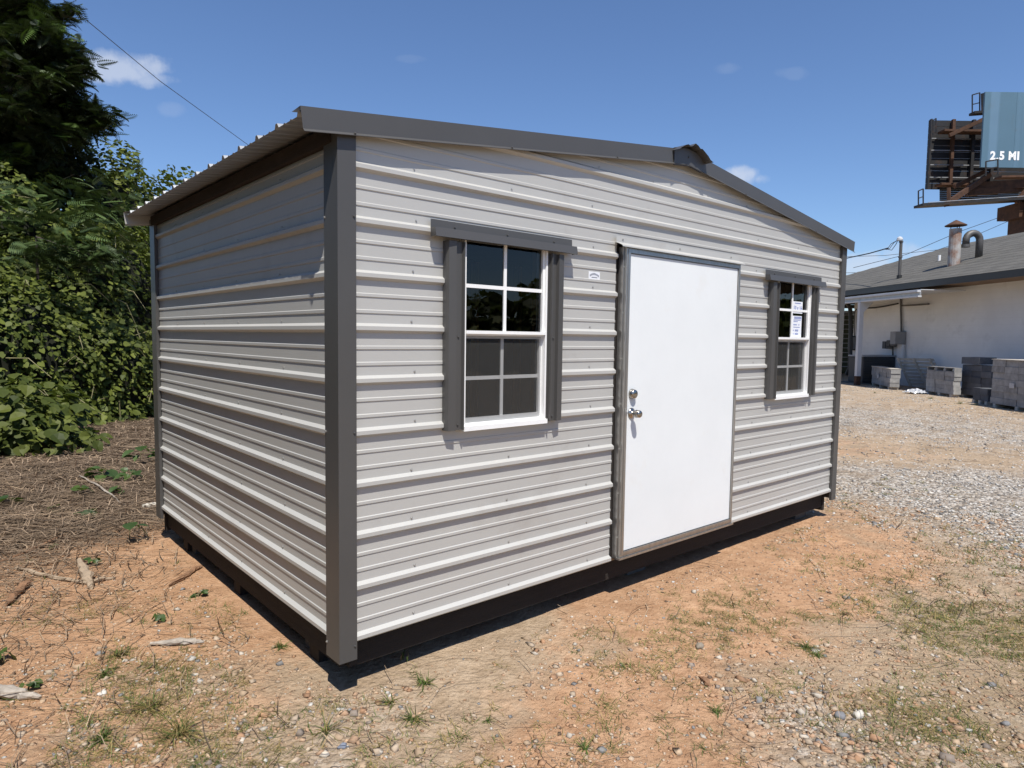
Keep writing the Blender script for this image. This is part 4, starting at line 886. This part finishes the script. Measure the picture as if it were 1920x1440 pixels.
for du, dv in ((0, 0), (4, 3), (-5, 2)):
    pts = [p+UP*(hh+.02)-AXR*.12, at(1676+du, 455+dv, dm), at(1668+du, 466+dv, dm), at(1660+du*.5, 467, dm)]; MB().tube(pts, .012, 5, False).build('lead', 'wire', t)
# canopy in front of the wall
pc = G(1607, 722); outc = float((pc-W0)@WN); t0, t1 = wt(onz(1717, 552, 3.16)), wt(pc)+9
cn = thing('white_canopy', 'white steel canopy on square post beside white building', 'canopy', pc)
for z0_, z1_, oo in ((3.08, 3.13, 0), (3.24, 3.30, .03)): m = MB(); m.bar(wp(t0, outc+oo, (z0_+z1_)/2), wp(t1, outc+oo, (z0_+z1_)/2), .12, z1_-z0_); m.build('beam_flange', 'white_metal', cn)
m = MB(); m.bar(wp(t0, outc-.02, 3.185), wp(t1, outc-.02, 3.185), .05, .108); m.build('beam_web', 'galv', cn)
m = MB(); a, b = wp((t0+t1)/2, (outc+.2)/2, 3.318), 0; m.obox(a, WD*(t1-t0)/2, WN*(outc-.25)/2, UP*.012); m.build('deck', 'white_metal', cn)
m = MB(); m.obox(pc+UP*1.53, AXR*.075, WD*.075, UP*1.53); m.build('post', 'white_metal', cn); m = MB(); m.obox(pc+UP*.17, AXR*.08, WD*.08, UP*.17); m.build('post_base', 'rust', cn)
q = pc+UP*2.72; m = MB(); m.add([q+AXR*.08, q-AXR*.08, q-AXR*.10+UP*.36, q+AXR*.42+UP*.36]+[q+AXR*.08-WD*.08, q-AXR*.08-WD*.08, q-AXR*.10+UP*.36-WD*.08, q+AXR*.42+UP*.36-WD*.08], [(0, 1, 2, 3), (7, 6, 5, 4), (0, 3, 7, 4), (3, 2, 6, 7), (1, 0, 4, 5), (2, 1, 5, 6)]); m.build('gusset', 'white_metal', cn)
# air conditioner
ac = G(1632, 719); t = thing('condenser_unit', 'dark boxy air conditioning condenser behind the canopy post', 'air conditioner', ac)
m = MB(); m.obox(ac+UP*.55, AXR*.62, WD*.5, UP*.5); m.build('cabinet', 'ac_dark', t, bevel=.03); m = MB(); m.obox(ac+UP*1.08, AXR*.64, WD*.52, UP*.03); m.build('top', 'ac_top', t, bevel=.01)
for i in range(9): m = MB(); m.obox(ac+UP*(.16+i*.095)-WD*.51, AXR*.56, WD*.012, UP*.018); m.build('louvre', 'ac_top' if False else 'fascia', t)
m = MB(); m.obox(ac+UP*.025, AXR*.8, WD*.7, UP*.03); m.build('pad', 'concrete', t)
# electrical gear on the wall
def wall_box(name, label, cat, u0, v0, u1, v1, dep, mt):
    a, b = on_wall(u0, v0, .0), on_wall(u1, v1, .0); dd = float((a-CAM)@AXF); z0_, z1_ = sorted((a[2], b[2])); wd = (u1-u0)/FPX*dd
    c = (a+b)/2; c[2] = (z0_+z1_)/2
    t = thing(name, label, cat, np.array([c[0], c[1], z0_])); m = MB(); m.obox(c+WN*dep/2, WD*max(.08, wd*.5), WN*dep/2, UP*(z1_-z0_)/2); m.build('case', mt, t, bevel=.01)
    m = MB(); m.obox(c+WN*dep*.5-WD*max(.08, wd*.5), WD*.012, WN*dep*.4, UP*(z1_-z0_)*.42); m.build('cover', 'box_grey', t); return t, c
wall_box('electrical_panel', 'large grey electrical panel on white wall below the mast', 'electrical box', 1686, 622, 1702, 646, .42, 'box_grey')
wall_box('meter_box', 'dark meter box left of the grey electrical panel', 'electrical box', 1666, 640, 1676, 654, .30, 'ac_dark')
wall_box('switch_box', 'black switch box between meter and panel', 'electrical box', 1674, 638, 1684, 650, .30, 'black_pipe')
t, c = wall_box('disconnect_box', 'dark disconnect box beside the drainpipe under the canopy', 'electrical box', 1598, 630, 1606, 657, .24, 'fascia')
def wall_tube(name, label, cat, pix, rad, mt, out=.06):
    o = MB().tube([on_wall(u, v, out) for u, v in pix], rad, 8).build(name, mt); return tag(o, label, cat)
wall_tube('conduit', 'dark conduit running down white wall from mast to panel', 'conduit', [(1689, 546), (1689, 580), (1690, 622)], .035, 'galv_dark')
wall_tube('conduit', 'pale conduit below the grey electrical panel', 'conduit', [(1693, 646), (1693, 690)], .06, 'white_metal', .1)
wall_tube('conduit', 'black cable below the switch box', 'conduit', [(1674, 650), (1674, 690)], .03, 'black_pipe', .1)
wall_tube('conduit', 'thin conduit rising from the disconnect box', 'conduit', [(1606, 580), (1603, 584), (1602, 600), (1602, 632)], .02, 'galv_dark', .05)
wall_tube('wall_cable', 'sagging dark cable along white wall under the canopy', 'cable', [(1614, 578), (1640, 577), (1660, 574), (1684, 569)], .03, 'wire', .12)
wall_tube('wall_pipe', 'horizontal dark pipe stub on white wall right of mast', 'pipe', [(1692, 573), (1715, 572), (1742, 570)], .03, 'galv_dark', .12)
wall_tube('drainpipe', 'black drainpipe curving at the corner of white building', 'drainpipe', [(1583, 566), (1590, 570), (1594, 578), (1595, 600), (1595, 650), (1593, 690), (1588, 702)], .085, 'black_pipe', .25)
# olive ribbed shed far behind
q = at(1578, 702, 34); q[2] = 0; og = thing('olive_shed', 'olive ribbed metal shed glimpsed behind the drainpipe', 'shed', q)
for i in range(12): m = MB(); m.obox(q+UP*(.25+i*.235), AXR*1.3, WD*.04, UP*.105); m.build('siding_panel', 'green_shed', og); m = MB(); m.obox(q+UP*(.365+i*.235)-WD*.03, AXR*1.3, WD*.04, UP*.02); m.build('siding_rib', 'white_metal', og)
m = MB(); m.obox(q+UP*3.1+WD*1.4, AXR*1.45, WD*1.6, UP*.06); m.build('roof', 'white_metal', og)
m = MB(); m.obox(q+UP*1.5+WD*1.6, AXR*1.25, WD*1.5, UP*1.48); m.build('body', 'green_shed', og)
# stacked block pallets
def block_stack(label, lp, rp, hgt, deep, rows, cols, mt, hollow=False, sheet=False, seed=1):
    """a strapped stack whose long side faces the yard, from ground pixel lp to rp"""
    A, B = G(*lp), G(*rp); L_ = np.linalg.norm(B-A); X_ = (B-A)/L_; Y_ = np.cross(UP, X_); c0 = A
    if Y_@(A-CAM) < 0: Y_ = -Y_
    t = thing('block_stack', label, 'block stack', (A+B)/2, 'pallet stacks along the white building'); rs = random.Random(seed)
    for k in range(3): m = MB(); m.obox(c0+X_*L_*(.08+.42*k)+Y_*deep*.5+UP*.045, X_*.05, Y_*deep*.5, UP*.045); m.build('pallet_runner', 'pallet_wood', t)
    base = .09; bh = (hgt-base)/rows; bw = L_/cols
    for r_ in range(rows):
        sh = rs.uniform(-.02, .02)
        for k in range(cols):
            cc = c0+X_*((k+.5)*bw+sh+rs.uniform(-.008, .008))+Y_*(deep*.5+rs.uniform(-.012, .02))+UP*(base+bh*(r_+.5)); m = MB()
            if hollow and r_ == rows-1:
                m.obox(cc+UP*bh*.42, X_*bw*.49, Y_*deep*.49, UP*bh*.07); m.obox(cc-UP*bh*.42, X_*bw*.49, Y_*deep*.49, UP*bh*.07); m.obox(cc-X_*bw*.45, X_*bw*.04, Y_*deep*.48, UP*bh*.34); m.obox(cc+X_*bw*.45, X_*bw*.04, Y_*deep*.48, UP*bh*.34)
            else: m.obox(cc, X_*(bw*.5-.002), Y_*(deep*.5-.004), UP*(bh*.5-.0015))
            m.build('block', mt if rs.random() < .7 else mt+'_b', t)
    if sheet:
        m = MB(); m.obox(c0+X_*L_*.42+UP*(base+hgt*.42)-Y_*.03, X_*.09, Y_*.003, UP*.06); m.build('label_sheet', 'paper_grey', t)
        m = MB(); m.obox(c0+X_*L_*.5+Y_*deep*.5+UP*(hgt+.012), X_*(L_*.5+.02), Y_*(deep*.5+.02), UP*.010); m.build('top_board', 'pallet_wood', t)
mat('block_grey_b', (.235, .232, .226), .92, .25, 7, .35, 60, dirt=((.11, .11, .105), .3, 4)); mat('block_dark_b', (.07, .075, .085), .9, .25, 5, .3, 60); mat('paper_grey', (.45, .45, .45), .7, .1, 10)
block_stack('small grey block stack nearest the canopy post', (1633, 722), (1668, 731), .70, .30, 4, 5, 'block_grey', False, True, 1)
block_stack('grey block stack with hollow top row beside the leaning pallet', (1735, 738), (1786, 745.5), .88, .22, 6, 3, 'block_grey', True, False, 2)
block_stack('dark low block stack between two grey stacks', (1800, 744), (1856, 751), .98, .4, 5, 3, 'block_dark', False, False, 3)
block_stack('tall grey block stack at right picture edge', (1856, 762), (1960, 779), 1.20, 1.0, 7, 4, 'block_grey', False, True, 4)
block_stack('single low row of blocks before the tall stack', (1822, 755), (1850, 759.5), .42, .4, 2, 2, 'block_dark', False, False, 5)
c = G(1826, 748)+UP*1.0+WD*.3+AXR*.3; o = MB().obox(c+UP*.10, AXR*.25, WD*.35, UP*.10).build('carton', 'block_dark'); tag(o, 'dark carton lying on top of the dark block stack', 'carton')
def leaning_pallet():
    a = at(1681, 671, 24.0); b = at(1706, 726, 24.0); b[2] = .06; sd = -WD*.93+AXR*.55; sd /= np.linalg.norm(sd); L_ = 1.15
    t = thing('leaning_pallet', 'weathered wooden pallet leaning among the block stacks', 'pallet', b); rd = (b-a)/np.linalg.norm(b-a); nn = np.cross(rd, sd); nn /= np.linalg.norm(nn)
    for k in range(3): m = MB(); m.obox((a+b)/2+sd*L_*(.03+k*.47), rd*np.linalg.norm(b-a)/2, sd*.022, nn*.05); m.build('runner_board', 'pallet_wood', t)
    for k in range(8):
        f = (k+.5)/8; m = MB(); s_ = 1 if nn[2] > 0 else -1; m.obox(a*(1-f)+b*f+sd*L_*.5+nn*s_*.062, rd*.045, sd*(L_*.5+.05), nn*.01); m.build('slat', 'pallet_wood', t)
leaning_pallet()
def plastic():
    c = G(1716, 738); n = 14; V = []; F_ = []
    for i in range(n):
        for j in range(n): x, y = (i/(n-1)-.5), (j/(n-1)-.5); V.append(c+AXR*x*.6*(1-.3*abs(y))+WD*y*.5+UP*(.02+.12*max(0, 1-3*(x*x+y*y))*random.random()+.05*random.random()))
    for i in range(n-1):
        for j in range(n-1): F_.append((i*n+j, (i+1)*n+j, (i+1)*n+j+1, i*n+j+1))
    o = MB().add(V, F_).build('plastic_sheet', 'plastic_wrap'); tag(o, 'crumpled clear plastic sheet on gravel under the leaning pallet', 'plastic')
plastic()
tuft_r = [(1745, 748, 60, .2), (1800, 757, 60, .22), (1830, 760, 40, .18), (1640, 737, 40, .12)]
for (u, v, n, ln), lb in zip(tuft_r, ('green grass strip at the foot of the hollow topped stack', 'green grass clump before the dark block stack', 'grass clump beside the single block row', 'short grass clump before the small grey stack')): tuft(lb, u, v, n, ln, .9, .6)

# ------------------------------------------------------------------ billboard
mat('white_paint', (.80, .81, .82), .5, .03, 4)
def billboard():
    DB = 38.; X_ = AXR*[1, 1, 0]; X_ /= np.linalg.norm(X_); N_ = np.cross(X_, UP); N_ = N_ if N_@AXF < 0 else -N_     # N_ faces the viewer
    a = at(1847.5, 172, DB); zt, zb = a[2], at(1847.5, 311, DB)[2]; L_ = 14.6
    foot = a+X_*L_*.5; foot[2] = 0
    t = thing('billboard', 'tall two sided billboard with pale blue face behind the building', 'billboard', foot)
    for k in range(8):
        p = a+X_*L_*(k+.5)/8; p = np.array([p[0], p[1], (zt+zb)/2]); m = MB(); m.obox(p-N_*.06, X_*(L_/16-.004), N_*.06, UP*(zt-zb)/2); m.build('face_panel', 'board_blue', t)
    th = 16.4/FPX*DB; c0 = at(1862, 289.3, DB); c0 = c0-N_*float((c0-a)@N_)
    for ch, u0, u1, dv in (('2', 1862, 1872.5, 0), ('.', 1873.8, 1878, 6), ('5', 1879.5, 1889, 0), ('M', 1897, 1911, 0), ('I', 1913, 1917, 0)):
        me = text_mesh(ch, 1.0, 0, .045, 'LEFT'); v = np.array([q.co[:] for q in me.vertices]); lo, hi = v.min(0), v.max(0); hgt = th if ch != '.' else 4/FPX*DB
        for q in me.vertices:
            fx, fy = (q.co.x-lo[0])/(hi[0]-lo[0]), (q.co.y-lo[1])/(hi[1]-lo[1])-.5
            q.co = Vector(c0+X_*((u0-1862+fx*(u1-u0))/FPX*DB)+UP*(fy*hgt-dv/FPX*DB)+N_*.012-foot)
        me.materials.clear(); me.materials.append(M['white_paint']); o = bpy.data.objects.new('letter', me); COL.objects.link(o); o.parent = t
    # rear face seen from behind: louvre boards and rusty stringers
    D2 = 42.; b = at(1743, 225, D2); zt2, zb2 = b[2], at(1743, 353, D2)[2]; n = 11; hh = (zt2-zb2)/n
    for k in range(n):
        p = b+X_*L_*.5; p = np.array([p[0], p[1], zb2+(k+.5)*hh]); m = MB(); m.obox(p-N_*.05, X_*L_/2, N_*.04, UP*(hh/2-.012)); m.build('rear_board', 'dark_steel', t)
    for du in (0, 42, 80, 118): q = at(1743+du, 240, D2); m = MB(); m.obox(np.array([q[0], q[1], (zt2+zb2)/2])+N_*.12, X_*(.05 if du == 0 else .09), N_*.09, UP*(zt2-zb2)/2); m.build('stringer', 'rust' if du == 42 else 'dark_steel', t)
    for f in (.27, .44, .65, .83): p = b+X_*3; m = MB(); m.bar(np.array([b[0], b[1], zb2+(zt2-zb2)*(1-f)])+N_*.10, np.array([b[0], b[1], zb2+(zt2-zb2)*(1-f)])+N_*.10+X_*4.5, .05); m.build('rail', 'galv', t)
    for fz in (.80, .04): p0 = np.array([b[0], b[1], zb2+(zt2-zb2)*fz])+N_*.5+X_*.45; m = MB(); m.obox(p0+X_*2.6, X_*2.6, N_*.35, UP*.06); m.build('walkway', 'rust', t)
    def hoop(u0, v0, u1, v1, d):
        m = MB(); P_ = [at(u0, v1, d), at(u0, v0+4, d), at(u1, v0, d), at(u1, v1-3, d)]
        for q, r_ in zip(P_[:-1], P_[1:]): m.bar(q, r_, .06)
        m.bar((P_[0]+P_[1])/2, (P_[2]+P_[3])/2, .05); m.build('guard_rail', 'dark_steel', t)
    hoop(1749, 222, 1755, 253, 41.4); hoop(1722, 354, 1731, 386, 39.2); hoop(1848.5, 299, 1871, 330, 36.6); hoop(1823, 174, 1837, 214, 39.5)
    m = MB(); m.bar(at(1822, 213, 39.5), at(1850, 211, 39.5), .5, .14); m.build('walkway', 'dark_steel', t)
    m = MB(); m.bar(at(1845, 175, 39.3), at(1846, 214, 39.3), .28, .2); m.build('stringer', 'dark_steel', t)
    m = MB(); m.bar(at(1722, 386, 39.), at(1990, 370, 39.), .9, .14); m.build('walkway', 'dark_steel', t)
    m = MB(); m.bar(at(1740, 379.5, 38.4), at(1990, 363, 38.4), .03, .03); m.build('rail', 'galv', t)
    for k in range(7): q = at(1762, 353+k*3.7, 42.); m = MB(); m.bar(q, q+X_*9, .05, .105); m.build('lower_louvre', 'dark_steel', t)
    for (u0, v0, d0), (u1, v1, d1), wd in (((1772, 384, 39.), (1855, 328, 39.4), .26), ((1779, 376, 39.), (1779, 352, 39.), .16), ((1815, 352, 40), (1930, 345, 39), .5), ((1812, 362, 39.6), (1960, 350, 39), .35), ((1790, 350, 40), (1845, 322, 40), .22), ((1905, 380, 38.8), (1925, 356, 38.8), .2), ((1780, 254, 41), (1848, 222, 40.5), .22)):
        m = MB(); m.bar(at(u0, v0, d0), at(u1, v1, d1), wd); m.build('brace', 'rust', t)
    m = MB(); m.bar(at(1871, 333, 37.4), at(1990, 331, 37.4), .6, .1); m.build('walkway', 'rust', t)
    pc_ = at(1916, 440, 39.6); q = np.array([pc_[0], pc_[1], 0]); m = MB(); m.obox(q+UP*4.6, X_*.5, N_*.5, UP*4.6); m.build('column', 'rust', t); m = MB(); m.obox(q+UP*(at(1916, 398, 39.6)[2]), X_*.68, N_*.6, UP*.45); m.build('column_head', 'rust', t)
    m = MB(); m.obox(q+UP*9.5, X_*.4, N_*1.6, UP*.4); m.build('cross_beam', 'rust', t)
billboard()
# ------------------------------------------------------------------ wires
def wire(label, pts, rad):
    P_ = [at(*q) for q in pts]; S_ = []
    for a, b in zip(P_[:-1], P_[1:]):
        for i in range(6): f = i/6; S_.append(a*(1-f)+b*f)
    S_.append(P_[-1]); o = MB().tube(S_, rad, 5, False).build('overhead_wire', 'wire'); tag(o, label, 'wire', 'overhead wires')
wire('single dark wire slanting across the sky from dark tree to shed roof', [(40, -70, 26), (160, 36, 30), (300, 152, 36), (460, 268, 44), (640, 390, 52)], .018)
dm = 23.
wire('thick service wire from the mast head to the shed corner', [(1665, 465, 24.5), (1630, 475, 27), (1590, 483.5, 30), (1530, 496, 34)], .024)
wire('upper thin wire crossing behind the vent stack', [(1895, 400, 60), (1800, 434, 60), (1700, 477, 60), (1600, 502, 60)], .024)
wire('lower thin wire crossing behind the vent stack', [(1890, 415, 62), (1800, 454, 62), (1690, 492, 62), (1600, 515, 62)], .022)
wire('level thin wire below the mast clamp', [(1560, 482, 64), (1660, 479, 64), (1780, 466, 64)], .022)
wire('level thin wire low over the grey roof hip', [(1560, 512, 66), (1655, 510.5, 66)], .024)

# ------------------------------------------------------------------ loose wood and stones on the ground
def wood(name, label, cat, pts, radii, mt, flat=.6, n=9, seed=1):
    """gnarled stick or bark piece along ground points"""
    rs = np.random.default_rng(seed); P_ = []
    for (u, v, z) in pts: q = G(u, v); q[2] = z+float(height(np.array([q[0]]), np.array([q[1]]))[0]); P_.append(q)
    fine, fr = [], []
    for i in range(len(P_)-1):
        for k in range(4): f = k/4; fine.append(P_[i]*(1-f)+P_[i+1]*f+rs.normal(0, .004, 3)); fr.append((radii[i]*(1-f)+radii[i+1]*f)*rs.uniform(.8, 1.2))
    fine.append(P_[-1]); fr.append(radii[-1]); mb = MB(); mb.tube(fine, fr, n); c = np.mean(fine, 0); vv = np.array(mb.v); vv[:, 2] = c[2]+(vv[:, 2]-c[2])*flat; vv += rs.normal(0, .0018, vv.shape); mb.v = [tuple(q) for q in vv]
    return tag(mb.build(name, mt), label, cat)
wood('bark_strip', 'weathered grey bark strip lying on clay before the shed side', 'wood', [(282, 1209, .012), (320, 1208, .016), (360, 1207, .014), (382, 1206, .006)], [.012, .020, .018, .006], 'bark_grey', .7, seed=2)
wood('driftwood', 'pale grey split log end at lower left picture edge', 'wood', [(-70, 1300, .02), (-10, 1302, .03), (40, 1306, .022), (75, 1309, .008)], [.04, .036, .026, .006], 'bark_grey', .75, seed=3)
wood('root', 'brown twisted root stump on clay left of the shed', 'wood', [(150, 1062, .05), (160, 1078, .035), (165, 1092, .02), (172, 1103, .01)], [.016, .032, .028, .012], 'bark_dry', .9, seed=4)
wood('branch', 'thin dry branch running left from the twisted root', 'wood', [(30, 1068, .01), (70, 1080, .02), (120, 1088, .018), (160, 1094, .015), (215, 1085, .012)], [.008, .014, .012, .012, .008], 'bark_dry', .9, 7, seed=5)
wood('bark_strip', 'dark brown curved bark piece at left on clay', 'wood', [(8, 1140, .006), (25, 1122, .02), (45, 1104, .03), (58, 1096, .02)], [.006, .022, .024, .01], 'bark_brown', .8, seed=6)
wood('bark_strip', 'reddish bark stick beside the shed side shadow', 'wood', [(318, 1100, .008), (340, 1087, .015), (360, 1073, .018), (378, 1064, .012)], [.008, .020, .020, .012], 'bark_brown', .8, seed=7)
wood('vine_stem', 'long thin dead vine stem reaching the far shed corner', 'vine', [(40, 965, .02), (120, 984, .03), (170, 995, .02), (228, 1006, .012)], [.006, .007, .006, .004], 'bark_dry', 1, 6, seed=8)
wood('vine_stem', 'long pale vine stem crossing the dead vine slope', 'vine', [(150, 900, .05), (190, 925, .06), (225, 945, .03), (250, 958, .01)], [.007, .008, .007, .004], 'bark_grey', 1, 6, seed=9)
wood('vine_stem', 'dark dead stem running to the left picture edge', 'vine', [(-20, 1066, .01), (50, 1040, .02), (110, 1012, .02), (150, 1000, .01)], [.008, .009, .008, .005], 'bark_brown', 1, 6, seed=10)
wood('bark_strip', 'small curled dry leaf of bark on clay in the foreground', 'wood', [(1313, 1272, .004), (1322, 1280, .018), (1332, 1287, .004)], [.006, .016, .005], 'bark_brown', .6, seed=11)
def rock(label, u, v, r_, tint, seed):
    rs = np.random.default_rng(seed); p = G(u, v); bm = bmesh.new(); bmesh.ops.create_icosphere(bm, subdivisions=2, radius=1); vv = np.array([q.co[:] for q in bm.verts]); f = np.array([[q.index for q in x.verts] for x in bm.faces]); bm.free()
    vv = vv*(1+.18*np.sin(vv[:, :1]*4+seed)+.15*np.sin(vv[:, 1:2]*5+seed*2)+rs.normal(0, .05, (len(vv), 1)))*np.array([1.2, .85, .6])*r_
    o = npmesh('rock', vv, f, np.tile(tint, (len(vv), 1)), 'pebble'); p[2] = float(height(np.array([p[0]]), np.array([p[1]]))[0])+r_*.3; o.location = p; tag(o, label, 'rock', 'stones lying on the clay')
rock('grey rounded rock on clay in front of the door', 1312, 1214, .026, (.26, .22, .17), 1)
rock('tan rock at the bottom centre of the picture', 897, 1428, .022, (.42, .33, .24), 2)
rock('grey slate flake on gravel at lower right', 1575, 1345, .024, (.20, .20, .21), 3)
rock('pale stone at the edge of the lower right gravel', 1610, 1345, .026, (.58, .54, .47), 4)
rock('pale flat stone by the far left shed corner', 282, 952, .06, (.62, .58, .50), 5)
rock('white pebble rock beside the driftwood', 192, 1300, .016, (.66, .63, .58), 6)
rock('blue grey stone in the bottom gravel patch', 642, 1407, .018, (.20, .22, .27), 7)

# ------------------------------------------------------------------ distant trees; unseen foliage added to dim the left wall and darken window reflections
def thicket(name, label, blobs, n, size):
    P, Nn, D = [], [], []
    for (x, y, r_, h) in blobs:
        d = RNG.normal(size=(n, 3)); d[:, 2] = np.abs(d[:, 2]); d /= np.linalg.norm(d, axis=1)[:, None]
        P.append(np.array([x, y, 0])+d*np.array([r_, r_, h])*(1-.5*RNG.random(n)**1.5)[:, None]); Nn.append(d+RNG.normal(0, .5, (n, 3))+[0, 0, .4]); D.append(np.tile([0, 0, -1.], (n, 1))+d*.3)
    P, Nn, D = map(np.concatenate, (P, Nn, D)); k = len(P)
    o = leaves_mesh(name, P, Nn, D, size*RNG.uniform(.6, 1.4, k), greens(k, .5, 1.3), 'kudzu_leaf', KUDZU); tag(o, label, 'thicket', kind='stuff')
thicket('thicket', 'unseen leafy thicket added on the left to dim the shed side wall', [(-4.6, -.5, 2.2, 4.6), (-4.4, 2.2, 2.2, 5.4), (-4.2, 5.2, 2.2, 5.8), (-4.4, 8.4, 2.4, 6.0), (-6.5, 1, 2.5, 7), (-6.5, 5, 2.5, 7.5)], 2600, .24)
thicket('far_trees', 'distant treeline on the horizon behind the yard', [(8+i*6.5, 92-i*4.5+2*math.sin(i*2.1), 5.5, 5.2+1.1*math.sin(i*1.3)) for i in range(16)], 700, .9)
thicket('far_trees', 'unseen row of trees added across the yard to darken the window reflections', [(8+i*3.6, -30+i*2.2+1.5*math.sin(i*2.3), 3.2, 4.6+.9*math.sin(i*1.7)) for i in range(12)], 900, .55)
